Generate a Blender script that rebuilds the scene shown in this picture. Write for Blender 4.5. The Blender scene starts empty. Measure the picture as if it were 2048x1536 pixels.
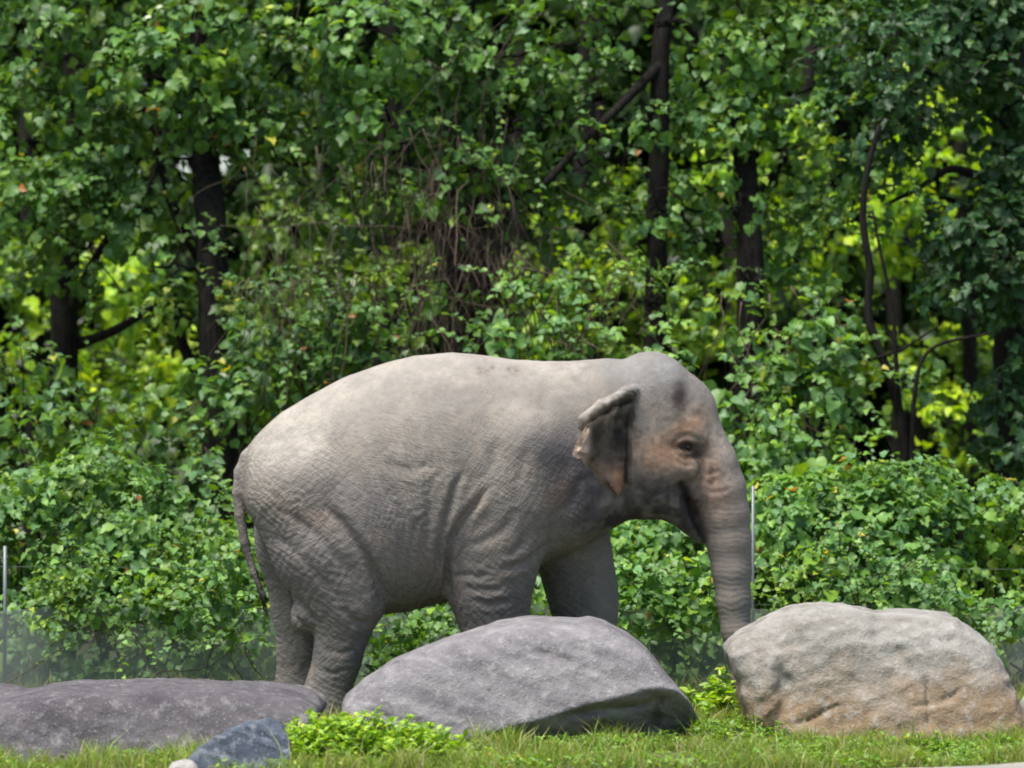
import bpy, math, random
import numpy as np
from mathutils import Vector, Matrix

# ------------------------------------------------------------------ camera, sky, sun, exposure
scene = bpy.context.scene
COL = scene.collection
CAM_D, CAM_H, FPX = 30.0, 2.2, 9180.0           # metres to the animal, eye height, focal length in photo pixels

cam_data = bpy.data.cameras.new('camera')
cam = bpy.data.objects.new('camera', cam_data)
COL.objects.link(cam)
cam.location = (0.0, -CAM_D, CAM_H)
cam.rotation_euler = (math.radians(90), 0, 0)
cam_data.sensor_width = 36.0
cam_data.lens = FPX / 2048.0 * 36.0
cam_data.clip_end = 600.0
cam_data.dof.use_dof = True
cam_data.dof.focus_distance = CAM_D - 0.5
cam_data.dof.aperture_fstop = 1.8
scene.camera = cam

SUN_EL, SUN_AZ = math.radians(69), math.radians(-45)   # azimuth measured from -Y (towards the camera), negative = photo left
world = bpy.data.worlds.new('World')
scene.world = world
world.use_nodes = True
wn = world.node_tree.nodes
wl = world.node_tree.links
wn.clear()
w_out = wn.new('ShaderNodeOutputWorld')
w_bg = wn.new('ShaderNodeBackground')
w_sky = wn.new('ShaderNodeTexSky')
w_sky.sky_type = 'NISHITA'
w_sky.sun_disc = False
w_sky.sun_elevation = SUN_EL
w_sky.sun_rotation = math.pi + SUN_AZ * -1.0
w_sky.air_density = 1.0
w_sky.dust_density = 1.5
w_sky.ozone_density = 1.0
w_bg.inputs['Strength'].default_value = 0.05
wl.new(w_sky.outputs['Color'], w_bg.inputs['Color'])
wl.new(w_bg.outputs['Background'], w_out.inputs['Surface'])

sun_data = bpy.data.lights.new('sun', 'SUN')
sun = bpy.data.objects.new('sun', sun_data)
COL.objects.link(sun)
sun_data.energy = 2.1
sun_data.angle = math.radians(26)
sun_data.color = (1.0, 0.955, 0.88)
_sd = Vector((math.sin(SUN_AZ) * math.cos(SUN_EL), -math.cos(SUN_AZ) * math.cos(SUN_EL), math.sin(SUN_EL)))
sun.rotation_euler = _sd.to_track_quat('Z', 'Y').to_euler()

vs = scene.view_settings
vs.view_transform = 'Standard'
vs.look = 'None'
vs.gamma = 1.0
vs.use_curve_mapping = False
vs.exposure = 1.78
scene.cycles.use_denoising = True
scene.cycles.max_bounces = 6
scene.cycles.transparent_max_bounces = 8
scene.cycles.pixel_filter_type = 'GAUSSIAN'
scene.cycles.filter_width = 2.1

rng = np.random.default_rng(11)
random.seed(11)


# ------------------------------------------------------------------ helpers
def P(px, py, Y):
    """photo pixel -> point on the vertical plane at depth Y"""
    s = (CAM_D + Y) / FPX
    return ((px - 1024.0) * s, Y, CAM_H - (py - 768.0) * s)


def X(px):
    return (px - 1024.0) / 306.0


def Z(py):
    return CAM_H - (py - 768.0) / 306.0


_TAB = np.random.default_rng(5).random(65536).astype(np.float32)


def vnoise(p, seed=0):
    p = np.asarray(p, np.float32)
    i = np.floor(p).astype(np.int64)
    f = p - i
    u = f * f * f * (f * (f * 6 - 15) + 10)

    def hsh(a, b, c):
        v = (a * 73856093) ^ (b * 19349663) ^ (c * 83492791) ^ (seed * 2654435)
        v ^= v >> 13
        v *= 1274126177
        return _TAB[(v >> 7) & 65535]
    x, y, z = i[..., 0], i[..., 1], i[..., 2]
    ux, uy, uz = u[..., 0], u[..., 1], u[..., 2]
    a = hsh(x, y, z) * (1 - ux) + hsh(x + 1, y, z) * ux
    b = hsh(x, y + 1, z) * (1 - ux) + hsh(x + 1, y + 1, z) * ux
    c = hsh(x, y, z + 1) * (1 - ux) + hsh(x + 1, y, z + 1) * ux
    d = hsh(x, y + 1, z + 1) * (1 - ux) + hsh(x + 1, y + 1, z + 1) * ux
    return (a * (1 - uy) + b * uy) * (1 - uz) + (c * (1 - uy) + d * uy) * uz


def fbm(p, oct=4, seed=0, gain=0.5):
    p = np.asarray(p, np.float32)
    s = np.zeros(p.shape[:-1], np.float32)
    a, t = 1.0, 0.0
    for o in range(oct):
        s += a * vnoise(p * (2.03 ** o) + o * 7.3, seed + o)
        t += a
        a *= gain
    return s / t                                     # 0..1


def surface_nets(D, org, h):
    s = D < 0
    c = np.zeros(tuple(n - 1 for n in D.shape), np.int8)
    for a in (0, 1):
        for b in (0, 1):
            for e in (0, 1):
                c += s[a:D.shape[0] - 1 + a, b:D.shape[1] - 1 + b, e:D.shape[2] - 1 + e]
    act = (c > 0) & (c < 8)
    idx = np.full(act.shape, -1, np.int32)
    I, J, K = np.nonzero(act)
    idx[I, J, K] = np.arange(len(I))
    pos = np.zeros((len(I), 3), np.float64)
    cnt = np.zeros(len(I))
    for ax in range(3):
        o1, o2 = [(1, 2), (0, 2), (0, 1)][ax]
        for a in (0, 1):
            for b in (0, 1):
                off = [0, 0, 0]
                off[o1] = a
                off[o2] = b
                of2 = list(off)
                of2[ax] = 1
                da = D[I + off[0], J + off[1], K + off[2]]
                db = D[I + of2[0], J + of2[1], K + of2[2]]
                m = (da < 0) != (db < 0)
                t = np.where(m, da / np.where(m, da - db, 1), 0)
                q = np.stack([np.full(len(I), float(v)) for v in off], 1)
                q[:, ax] = t
                pos[m] += q[m]
                cnt[m] += 1
    pos /= cnt[:, None]
    V = (pos + np.stack([I, J, K], 1)) * h + np.array(org)
    F = []
    for ax in range(3):
        o1, o2 = [(1, 2), (2, 0), (0, 1)][ax]
        sl0 = [slice(None)] * 3
        sl1 = [slice(None)] * 3
        sl0[ax] = slice(0, -1)
        sl1[ax] = slice(1, None)
        A, B = s[tuple(sl0)], s[tuple(sl1)]
        m = A != B
        g = np.stack(np.nonzero(m), 1)
        ok = (g[:, o1] > 0) & (g[:, o2] > 0) & (g[:, o1] < D.shape[o1] - 1) & (g[:, o2] < D.shape[o2] - 1)
        g = g[ok]
        inside = A[g[:, 0], g[:, 1], g[:, 2]]

        def cell(d1, d2):
            q = g.copy()
            q[:, o1] += d1
            q[:, o2] += d2
            return idx[q[:, 0], q[:, 1], q[:, 2]]
        quad = np.stack([cell(-1, -1), cell(0, -1), cell(0, 0), cell(-1, 0)], 1)
        quad[~inside] = quad[~inside][:, ::-1]
        F.append(quad)
    return V, np.concatenate(F)


def vnormals(V, F):
    a, b, c = V[F[:, 0]], V[F[:, 1]], V[F[:, 2]]
    n = np.cross(b - a, c - a)
    if F.shape[1] == 4:
        d = V[F[:, 3]]
        n = n + np.cross(c - a, d - a)
    N = np.zeros_like(V)
    for k in range(F.shape[1]):
        for ax in range(3):
            N[:, ax] += np.bincount(F[:, k], n[:, ax], len(V))
    return N / np.maximum(np.linalg.norm(N, axis=1), 1e-9)[:, None]


def smooth(V, F, it=2, lam=0.5):
    V = V.copy()
    n = F.shape[1]
    for _ in range(it):
        S = np.zeros_like(V)
        C = np.zeros(len(V))
        for k in range(n):
            a, b = F[:, k], F[:, (k + 1) % n]
            for ax in range(3):
                S[:, ax] += np.bincount(a, V[b, ax], len(V)) + np.bincount(b, V[a, ax], len(V))
            C += np.bincount(a, minlength=len(V)) + np.bincount(b, minlength=len(V))
        V += lam * (S / np.maximum(C, 1)[:, None] - V)
    return V


def mesh_np(name, V, F, mat, tint=None, shade=True, uv_attr=None):
    """mesh datablock from numpy arrays; F is (n,3) or (n,4)"""
    me = bpy.data.meshes.new(name)
    n = F.shape[1]
    me.vertices.add(len(V))
    me.vertices.foreach_set('co', np.ascontiguousarray(V, np.float32).ravel())
    me.loops.add(len(F) * n)
    me.loops.foreach_set('vertex_index', np.ascontiguousarray(F, np.int32).ravel())
    me.polygons.add(len(F))
    me.polygons.foreach_set('loop_start', np.arange(0, len(F) * n, n, dtype=np.int32))
    me.polygons.foreach_set('use_smooth', np.full(len(F), shade, bool))
    if tint is not None:
        at = me.color_attributes.new('tint', 'FLOAT_COLOR', 'POINT')
        rgba = np.ones((len(V), 4), np.float32)
        rgba[:, :3] = tint
        at.data.foreach_set('color', rgba.ravel())
    me.update(calc_edges=True)
    if mat:
        me.materials.append(mat)
    return me


def link(name, me, parent=None, loc=None, **props):
    o = bpy.data.objects.new(name, me)
    COL.objects.link(o)
    if parent:
        o.parent = parent
    if loc is not None:
        o.location = loc
    for k, v in props.items():
        o[k] = v
    return o


def thing(name, label, cat, loc=(0, 0, 0), group=None):
    o = link(name, None, None, loc, label=label, category=cat)
    o.empty_display_size = 0.2
    if group:
        o['group'] = group
    return o


def tube(pts, radii, seg=8, jitter=0.0, seed=0, cap=True):
    """tube along a polyline, verts/tris as numpy"""
    pts = np.asarray(pts, float)
    radii = np.asarray(radii, float)
    n = len(pts)
    t = np.gradient(pts, axis=0)
    t /= np.maximum(np.linalg.norm(t, axis=1), 1e-9)[:, None]
    ref = np.array([0, 1.0, 0.02])
    u = np.cross(t, ref)
    bad = np.linalg.norm(u, axis=1) < 0.2
    u[bad] = np.cross(t[bad], np.array([1.0, 0, 0]))
    u /= np.linalg.norm(u, axis=1)[:, None]
    v = np.cross(t, u)
    a = np.arange(seg) / seg * 2 * np.pi
    ring = pts[:, None, :] + radii[:, None, None] * (np.cos(a)[None, :, None] * u[:, None, :] + np.sin(a)[None, :, None] * v[:, None, :])
    V = ring.reshape(-1, 3)
    if jitter:
        c = np.repeat(pts, seg, 0)
        k = 1 + jitter * (fbm(V * 6.0, 3, seed) - 0.5) * 2
        V = c + (V - c) * k[:, None]
    i = np.arange(n - 1)[:, None] * seg
    j = np.arange(seg)[None, :]
    q0 = i + j
    q1 = i + (j + 1) % seg
    F = np.concatenate([np.stack([q0, q0 + seg, q1], -1).reshape(-1, 3), np.stack([q1, q0 + seg, q1 + seg], -1).reshape(-1, 3)])
    if cap:
        V = np.concatenate([V, pts[:1], pts[-1:]])
        k = np.arange(seg)
        F = np.concatenate([F, np.stack([k, (k + 1) % seg, np.full(seg, n * seg)], 1),
                            np.stack([(n - 1) * seg + (k + 1) % seg, (n - 1) * seg + k, np.full(seg, n * seg + 1)], 1)])
    return V, F


def join(parts):
    Vs, Fs, o = [], [], 0
    for V, F in parts:
        Vs.append(V)
        Fs.append(F + o)
        o += len(V)
    return np.concatenate(Vs), np.concatenate(Fs)


def spline(pts, n):
    """Catmull-Rom resample"""
    p = np.asarray(pts, float)
    p = np.concatenate([2 * p[:1] - p[1:2], p, 2 * p[-1:] - p[-2:-1]])
    m = len(p) - 3
    t = np.linspace(0, m - 1e-6, n)
    i = t.astype(int)
    f = (t - i)[:, None]
    a, b, c, d = p[i], p[i + 1], p[i + 2], p[i + 3]
    return 0.5 * (2 * b + (c - a) * f + (2 * a - 5 * b + 4 * c - d) * f ** 2 + (3 * b - a - 3 * c + d) * f ** 3)


# ------------------------------------------------------------------ materials
def new_mat(name):
    m = bpy.data.materials.new(name)
    m.use_nodes = True
    nt = m.node_tree
    nt.nodes.clear()
    out = nt.nodes.new('ShaderNodeOutputMaterial')
    return m, nt, out


def nd(nt, t, **kw):
    n = nt.nodes.new(t)
    for k, v in kw.items():
        if k in n.inputs:
            n.inputs[k].default_value = v
        else:
            setattr(n, k, v)
    return n


def mixc(nt, a, b, fac, blend='MIX'):
    n = nt.nodes.new('ShaderNodeMix')
    n.data_type = 'RGBA'
    n.blend_type = blend
    for s, v in ((n.inputs[0], fac), (n.inputs[6], a), (n.inputs[7], b)):
        if hasattr(v, 'is_output'):
            nt.links.new(v, s)
        else:
            s.default_value = v if not isinstance(v, tuple) else tuple(v) + ((1,) if len(v) == 3 else ())
    return n.outputs[2]


def noise(nt, vec, scale, detail=4, rough=0.55):
    n = nd(nt, 'ShaderNodeTexNoise', Scale=scale, Detail=detail, Roughness=rough)
    if vec is not None:
        nt.links.new(vec, n.inputs['Vector'])
    return n.outputs['Fac']


def ramp(nt, fac, stops):
    r = nt.nodes.new('ShaderNodeValToRGB')
    e = r.color_ramp.elements
    while len(e) > 1:
        e.remove(e[-1])
    for i, (p, c) in enumerate(stops):
        el = e[0] if i == 0 else e.new(p)
        el.position = p
        el.color = (c, c, c, 1) if not isinstance(c, tuple) else tuple(c) + (1,)
    nt.links.new(fac, r.inputs[0])
    return r.outputs[0]


def bump(nt, height, strength, dist, normal=None):
    b = nd(nt, 'ShaderNodeBump', Strength=strength, Distance=dist)
    nt.links.new(height, b.inputs['Height'])
    if normal is not None:
        nt.links.new(normal, b.inputs['Normal'])
    return b.outputs['Normal']


def leaf_material(name, trans=0.34, rough=0.46):
    m, nt, out = new_mat(name)
    at = nd(nt, 'ShaderNodeAttribute', attribute_name='tint')
    tc = nd(nt, 'ShaderNodeTexCoord')
    n1 = noise(nt, tc.outputs['Object'], 30.0, 3)
    col = mixc(nt, at.outputs['Color'], (0.6, 0.66, 0.3), ramp(nt, n1, [(0.35, 0.0), (0.8, 0.08)]))
    pb = nd(nt, 'ShaderNodeBsdfPrincipled', Roughness=rough)
    pb.inputs['Specular IOR Level'].default_value = 0.38
    nt.links.new(col, pb.inputs['Base Color'])
    tr = nd(nt, 'ShaderNodeBsdfTranslucent')
    tcol = mixc(nt, col, (1.55, 1.55, 0.25), 1.0, 'MULTIPLY')
    nt.links.new(tcol, tr.inputs['Color'])
    mx = nd(nt, 'ShaderNodeMixShader', Fac=trans)
    nt.links.new(pb.outputs[0], mx.inputs[1])
    nt.links.new(tr.outputs[0], mx.inputs[2])
    nt.links.new(mx.outputs[0], out.inputs[0])
    return m


def bark_material(name, c1, c2):
    m, nt, out = new_mat(name)
    tc = nd(nt, 'ShaderNodeTexCoord')
    mp = nd(nt, 'ShaderNodeMapping')
    mp.inputs['Scale'].default_value = (1, 1, 0.22)
    nt.links.new(tc.outputs['Object'], mp.inputs['Vector'])
    n1 = noise(nt, mp.outputs[0], 28.0, 6, 0.65)
    n2 = noise(nt, tc.outputs['Object'], 3.0, 3)
    col = mixc(nt, c1, c2, ramp(nt, n1, [(0.35, 0.0), (0.7, 1.0)]))
    col = mixc(nt, col, (0.022, 0.03, 0.015), ramp(nt, n2, [(0.5, 0.0), (0.75, 0.6)]))
    pb = nd(nt, 'ShaderNodeBsdfPrincipled', Roughness=0.95)
    pb.inputs['Specular IOR Level'].default_value = 0.1
    nt.links.new(col, pb.inputs['Base Color'])
    nt.links.new(bump(nt, n1, 0.9, 0.03), pb.inputs['Normal'])
    nt.links.new(pb.outputs[0], out.inputs[0])
    return m


LEAF = leaf_material('leaf_green')
BARK = bark_material('dark_bark', (0.009, 0.008, 0.008), (0.030, 0.026, 0.023))
TWIG = bark_material('dry_vine_stem', (0.075, 0.055, 0.042), (0.17, 0.13, 0.10))


# ------------------------------------------------------------------ ground and path
def build_ground():
    # one sheet: fine near the animal, coarse out to the horizon
    xs = np.concatenate([[-300, -120, -50, -20], np.linspace(-9, 9, 140), [20, 50, 120, 300]])
    ys = np.concatenate([[-300, -120, -50], np.linspace(-12, 12, 170), [20, 30, 50, 120, 300]])
    gx, gy = np.meshgrid(xs, ys, indexing='ij')
    p = np.stack([gx, gy, np.zeros_like(gx)], -1)
    z = (fbm(p * 0.9, 4, 3) - 0.5) * 0.10
    near = np.exp(-((gx / 4.5) ** 4)) * np.exp(-(((gy + 1.0) / 4.5) ** 4))
    z = z * (1 - 0.55 * near) - 0.02 * near
    V = np.stack([gx, gy, z], -1).reshape(-1, 3)
    nx, ny = gx.shape
    i = (np.arange(nx - 1)[:, None] * ny + np.arange(ny - 1)[None, :]).ravel()
    F = np.stack([i, i + ny, i + ny + 1, i + 1], 1)
    m, nt, out = new_mat('grassy_earth')
    tc = nd(nt, 'ShaderNodeTexCoord')
    n1 = noise(nt, tc.outputs['Object'], 1.6, 5)
    n2 = noise(nt, tc.outputs['Object'], 24.0, 5)
    c = mixc(nt, (0.10, 0.085, 0.05), (0.055, 0.085, 0.02), ramp(nt, n1, [(0.4, 0.0), (0.6, 1.0)]))
    c = mixc(nt, c, (0.16, 0.14, 0.09), ramp(nt, n2, [(0.5, 0.0), (0.8, 0.6)]))
    pb = nd(nt, 'ShaderNodeBsdfPrincipled', Roughness=0.95)
    nt.links.new(c, pb.inputs['Base Color'])
    nt.links.new(bump(nt, n2, 0.8, 0.03), pb.inputs['Normal'])
    nt.links.new(pb.outputs[0], out.inputs[0])
    link('ground', mesh_np('ground', V, F, m), kind='structure')


GROUND_AMP = 0.10


def ground_z(x, y):
    x = np.asarray(x, float)
    y = np.asarray(y, float)
    p = np.stack([x, y, np.zeros_like(x)], -1)
    z = (fbm(p * 0.9, 4, 3) - 0.5) * 0.10
    near = np.exp(-((x / 4.5) ** 4)) * np.exp(-(((y + 1.0) / 4.5) ** 4))
    return z * (1 - 0.55 * near) - 0.02 * near


def path_edge(x):
    x = np.asarray(x, float)
    return -3.74 + 0.015 * x - 0.25 * (1 - np.clip(x + 0.3, 0, 1)) + 0.27 * np.maximum(x - 1.55, 0) + 0.04 * np.sin(x * 2.3) + 0.03 * np.sin(x * 6.1 + 1)


def build_path():
    xs = np.linspace(-9, 9, 160)
    e = path_edge(xs)
    rows = 14
    V = []
    for k in range(rows):
        t = k / (rows - 1)
        y = e + (-9.5 - e) * t ** 1.5
        z = ground_z(xs, y) + 0.012
        V.append(np.stack([xs, y, z], 1))
    V = np.concatenate(V)
    n = len(xs)
    i = (np.arange(rows - 1)[:, None] * n + np.arange(n - 1)[None, :]).ravel()
    F = np.stack([i, i + n, i + n + 1, i + 1], 1)
    m, nt, out = new_mat('grit_path')
    tc = nd(nt, 'ShaderNodeTexCoord')
    n1 = noise(nt, tc.outputs['Object'], 60.0, 5)
    n2 = noise(nt, tc.outputs['Object'], 1.2, 3)
    c = mixc(nt, (0.24, 0.22, 0.20), (0.36, 0.31, 0.25), ramp(nt, n2, [(0.4, 0.0), (0.6, 1.0)]))
    c = mixc(nt, c, (0.5, 0.47, 0.42), ramp(nt, n1, [(0.55, 0.0), (0.75, 0.5)]))
    pb = nd(nt, 'ShaderNodeBsdfPrincipled', Roughness=0.95)
    nt.links.new(c, pb.inputs['Base Color'])
    nt.links.new(bump(nt, n1, 0.6, 0.01), pb.inputs['Normal'])
    nt.links.new(pb.outputs[0], out.inputs[0])
    link('path', mesh_np('path', V, F, m), kind='structure')


build_ground()
build_path()


# ------------------------------------------------------------------ elephant (one continuous skin from a distance field)
class Field:
    def __init__(s, lo, hi, h):
        s.lo, s.h = np.array(lo, float), h
        n = np.ceil((np.array(hi) - s.lo) / h).astype(int) + 1
        s.ax = [(s.lo[k] + np.arange(n[k]) * h).astype(np.float32) for k in range(3)]
        s.D = np.full(tuple(n), 9.0, np.float32)

    def block(s, lo, hi):
        sl = []
        for k in range(3):
            a = max(0, int((lo[k] - s.lo[k]) / s.h) - 1)
            b = min(len(s.ax[k]), int((hi[k] - s.lo[k]) / s.h) + 3)
            sl.append(slice(a, b))
        g = [s.ax[0][sl[0]][:, None, None], s.ax[1][sl[1]][None, :, None], s.ax[2][sl[2]][None, None, :]]
        return tuple(sl), g

    def union(s, lo, hi, fn, k):
        m = k + 0.03
        sl, g = s.block([a - m for a in lo], [b + m for b in hi])
        d = fn(*g).astype(np.float32)
        a = s.D[sl]
        hh = np.maximum(k - np.abs(a - d), 0) / k
        s.D[sl] = np.minimum(a, d) - hh * hh * k * 0.25

    def carve(s, lo, hi, fn, k):
        m = k + 0.02
        sl, g = s.block([a - m for a in lo], [b + m for b in hi])
        d = -fn(*g).astype(np.float32)
        a = s.D[sl]
        hh = np.maximum(k - np.abs(a - d), 0) / k
        s.D[sl] = np.maximum(a, d) + hh * hh * k * 0.25


def cone_fn(a, b, ra, rb, sy=1.0):
    a, b = np.array(a, float), np.array(b, float)
    ab = b - a
    abs_ = ab * np.array([1, sy, 1])
    L = float(abs_ @ abs_)

    def fn(x, y, z):
        qx, qy, qz = x - a[0], (y - a[1]) * sy, z - a[2]
        t = np.clip((qx * abs_[0] + qy * abs_[1] + qz * abs_[2]) / L, 0, 1)
        d = np.sqrt((qx - t * abs_[0]) ** 2 + (qy - t * abs_[1]) ** 2 + (qz - t * abs_[2]) ** 2)
        return d - (ra + (rb - ra) * t)
    return fn


def ell_fn(c, r, tilt=0.0):
    ct, st = math.cos(tilt), math.sin(tilt)

    def fn(x, y, z):
        dx, dy, dz = x - c[0], y - c[1], z - c[2]
        u, v = dx * ct + dz * st, -dx * st + dz * ct
        k0 = np.sqrt((u / r[0]) ** 2 + (dy / r[1]) ** 2 + (v / r[2]) ** 2)
        k1 = np.sqrt((u / r[0] ** 2) ** 2 + (dy / r[1] ** 2) ** 2 + (v / r[2] ** 2) ** 2)
        return k0 * (k0 - 1) / np.maximum(k1, 1e-6)
    return fn


def chain(f, pts, k, sy=1.0):
    """pts: (px, py, y, radius_px)"""
    for (x0, y0, d0, r0), (x1, y1, d1, r1) in zip(pts[:-1], pts[1:]):
        a, b = (X(x0), d0, Z(y0)), (X(x1), d1, Z(y1))
        ra, rb = r0 / 306.0, r1 / 306.0
        R = max(ra, rb)
        lo = [min(a[i], b[i]) - R / (sy if i == 1 else 1) for i in range(3)]
        hi = [max(a[i], b[i]) + R / (sy if i == 1 else 1) for i in range(3)]
        f.union(lo, hi, cone_fn(a, b, ra, rb, sy), k)


def ell(f, px, py, y, rx, ry, rz, k, tilt=0.0):
    c, r = (X(px), y, Z(py)), (rx / 306.0, ry, rz / 306.0)
    R = max(r[0], r[2])
    f.union((c[0] - R, y - ry, c[2] - R), (c[0] + R, y + ry, c[2] + R), ell_fn(c, r, tilt), k)


def poly_sdf(gx, gz, poly):
    """signed distance in 2D (negative inside)"""
    P2 = np.asarray(poly, float)
    d = np.full(np.broadcast(gx, gz).shape, 1e9)
    ins = np.zeros(d.shape, bool)
    n = len(P2)
    for i in range(n):
        a, b = P2[i], P2[(i + 1) % n]
        ex, ez = b - a
        wx, wz = gx - a[0], gz - a[1]
        t = np.clip((wx * ex + wz * ez) / (ex * ex + ez * ez), 0, 1)
        d = np.minimum(d, (wx - t * ex) ** 2 + (wz - t * ez) ** 2)
        c = ((a[1] <= gz) & (b[1] > gz)) | ((b[1] <= gz) & (a[1] > gz))
        if ez != 0:
            xi = a[0] + (gz - a[1]) / ez * ex
            ins ^= c & (gx < xi)
    d = np.sqrt(d)
    return np.where(ins, -d, d)


def polyline_dist(px, py, pts):
    d = np.full(px.shape, 1e9)
    tt = np.zeros(px.shape)
    pts = np.asarray(pts, float)
    n = len(pts) - 1
    for i in range(n):
        a, b = pts[i], pts[i + 1]
        e = b - a
        t = np.clip(((px - a[0]) * e[0] + (py - a[1]) * e[1]) / (e @ e), 0, 1)
        q = np.hypot(px - a[0] - t * e[0], py - a[1] - t * e[1])
        m = q < d
        d[m] = q[m]
        tt[m] = (i + t[m]) / n
    return d, tt


def build_elephant():
    f = Field((X(452), -0.80, -0.06), (X(1526), 0.80, 2.50), 0.0112)
    # torso: top and belly outlines and half width along the body
    st = np.array([
        (484, 960, 985, 0.03), (490, 915, 1015, 0.15), (500, 888, 1035, 0.23), (523, 860, 1070, 0.32), (561, 826, 1110, 0.405),
        (620, 791, 1165, 0.48), (686, 755, 1210, 0.545), (764, 728, 1230, 0.605), (826, 712, 1221, 0.625), (904, 705, 1202, 0.615),
        (960, 709, 1183, 0.575), (1020, 718, 1160, 0.525), (1080, 722, 1130, 0.475), (1150, 722, 1090, 0.415), (1217, 716, 1050, 0.345),
        (1270, 722, 1015, 0.30), (1330, 745, 990, 0.25), (1370, 800, 960, 0.20)], float)
    xs = X(st[:, 0])
    fine = np.linspace(xs[0], xs[-1], 500)

    def cur(v):
        # smooth resample
        y = np.interp(fine, xs, v)
        k = np.hanning(19)
        k /= k.sum()
        return np.convolve(np.pad(y, 9, mode='edge'), k, 'valid')
    top, bot, wid = cur(Z(st[:, 1])), cur(Z(st[:, 2])), cur(st[:, 3])

    def torso(x, y, z):
        t, b, w = (np.interp(x, fine, v) for v in (top, bot, wid))
        c = b + (t - b) * 0.46
        h = np.where(z > c, t - c, c - b)
        h = np.maximum(h, 0.02)
        # upper half a little narrower towards the spine
        q2 = (np.abs(y) / w) ** 2.1 + (np.abs(z - c) / h) ** 2.0
        q = np.sqrt(q2)
        g = np.sqrt((y / w ** 2) ** 2 + ((z - c) / h ** 2) ** 2)
        d = q * (q - 1) / np.maximum(g, 1e-4)
        ex = np.maximum(np.maximum(x - xs[-1], xs[0] - x), 0)
        return np.maximum(d, -0.5) + ex * 2.0
    f.union((xs[0], -0.66, Z(1240)), (xs[-1], 0.66, Z(700)), torso, 0.02)

    N_, F_ = -0.285, 0.285
    # hind legs (near, far)
    chain(f, [(610, 985, N_ + .02, 112), (655, 1100, N_ + .01, 100), (684, 1172, N_, 78), (693, 1212, N_, 63), (686, 1268, N_, 45),
              (676, 1320, N_, 41), (657, 1380, N_, 40), (652, 1425, N_, 44), (652, 1442, N_, 47)], 0.10, 1.12)
    chain(f, [(606, 985, F_, 112), (606, 1100, F_, 94), (606, 1180, F_, 68), (600, 1240, F_, 52), (596, 1310, F_, 41), (592, 1380, F_, 40), (594, 1424, F_, 45),
              (594, 1438, F_, 47)], 0.10, 1.12)
    ell(f, 728, 1192, N_ - .02, 38, 0.13, 42, 0.08)              # near knee cap
    ell(f, 612, 1225, N_, 26, 0.10, 34, 0.06)                    # hock, loose skin
    # fore legs
    chain(f, [(1035, 905, N_ - .03, 88), (1010, 1000, N_ - .03, 98), (990, 1085, N_ - .02, 90), (983, 1150, N_ - .01, 79), (981, 1190, N_, 71),
              (989, 1235, N_, 60), (990, 1330, N_, 56), (986, 1400, N_, 60), (986, 1440, N_, 66)], 0.10, 1.18)
    chain(f, [(1085, 940, F_, 84), (1120, 1030, F_, 86), (1148, 1110, F_, 72), (1165, 1183, F_, 66), (1172, 1230, F_, 58), (1176, 1330, F_, 55),
              (1180, 1400, F_, 59), (1180, 1434, F_, 64)], 0.10, 1.18)
    # brisket and throat
    ell(f, 1115, 1020, 0.0, 115, 0.36, 82, 0.10, 0.35)
    ell(f, 1195, 990, 0.0, 95, 0.27, 66, 0.10, 0.2)
    # head
    ell(f, 1300, 806, -0.085, 92, 0.20, 103, 0.05)
    ell(f, 1300, 806, 0.085, 92, 0.20, 103, 0.05)
    ell(f, 1342, 862, 0.0, 92, 0.265, 118, 0.08, -0.35)
    ell(f, 1296, 935, 0.0, 86, 0.285, 92, 0.10)
    ell(f, 1296, 968, 0.0, 82, 0.245, 70, 0.06)                   # cheek and jaw
    for sgn in (-1, 1):
        ell(f, 1384, 866, sgn * 0.205, 36, 0.05, 22, 0.05, -0.9)   # brow
        ell(f, 1345, 930, sgn * 0.225, 50, 0.055, 30, 0.06, -0.2)  # cheek bone
        ell(f, 1405, 950, sgn * 0.135, 40, 0.06, 52, 0.06, -0.3)   # tusk socket swelling
    # trunk
    tr = [(1386, 866, 0, 58), (1418, 930, 0, 57), (1436, 980, 0, 55), (1449, 1030, 0, 50), (1457, 1080, 0, 44.5), (1463, 1140, 0, 39), (1467, 1200, 0, 34), (1472, 1260, 0, 29),
          (1478, 1310, 0, 26.5), (1487, 1355, -0.01, 24), (1497, 1390, -0.03, 23), (1512, 1415, -0.06, 21)]
    chain(f, tr, 0.03, 0.92)
    # lower lip
    chain(f, [(1318, 992, 0, 44), (1350, 1014, 0, 33), (1378, 1046, 0, 21), (1400, 1078, 0, 10)], 0.022, 0.6)
    # mouth cleft
    for sgn in (-1, 1):
        a, b = (X(1358), sgn * 0.235, Z(972)), (X(1388), sgn * 0.13, Z(1030))
        f.carve([min(a[i], b[i]) - .03 for i in range(3)], [max(a[i], b[i]) + .03 for i in range(3)], cone_fn(a, b, 0.028, 0.040), 0.03)
        # eye socket
        c = (X(1372), sgn * 0.278, Z(892))
        f.carve([v - .07 for v in c], [v + .07 for v in c], ell_fn(c, (0.045, 0.035, 0.034)), 0.025)
    # tail
    chain(f, [(528, 890, 0, 22), (497, 915, -0.01, 16), (482, 945, -0.02, 13.5), (477, 985, -0.03, 12), (481, 1030, -0.03, 10.5), (490, 1085, -0.03, 9), (508, 1145, -0.03, 7.5), (528, 1190, -0.03, 5.5)], 0.02)
    # ears: hanging flap and rolled upper rim
    ear = [(1262, 790), (1256, 841), (1252, 880), (1251, 930), (1250, 966), (1244, 985), (1233, 992), (1222, 979), (1214, 962), (1209, 962), (1203, 949), (1195, 944), (1188, 931), (1182, 910), (1177, 928), (1170, 909), (1151, 903), (1162, 883),
           (1170, 858), (1173, 842), (1200, 812), (1235, 792)]
    ear = [(X(a), Z(b)) for a, b in ear]
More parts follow.
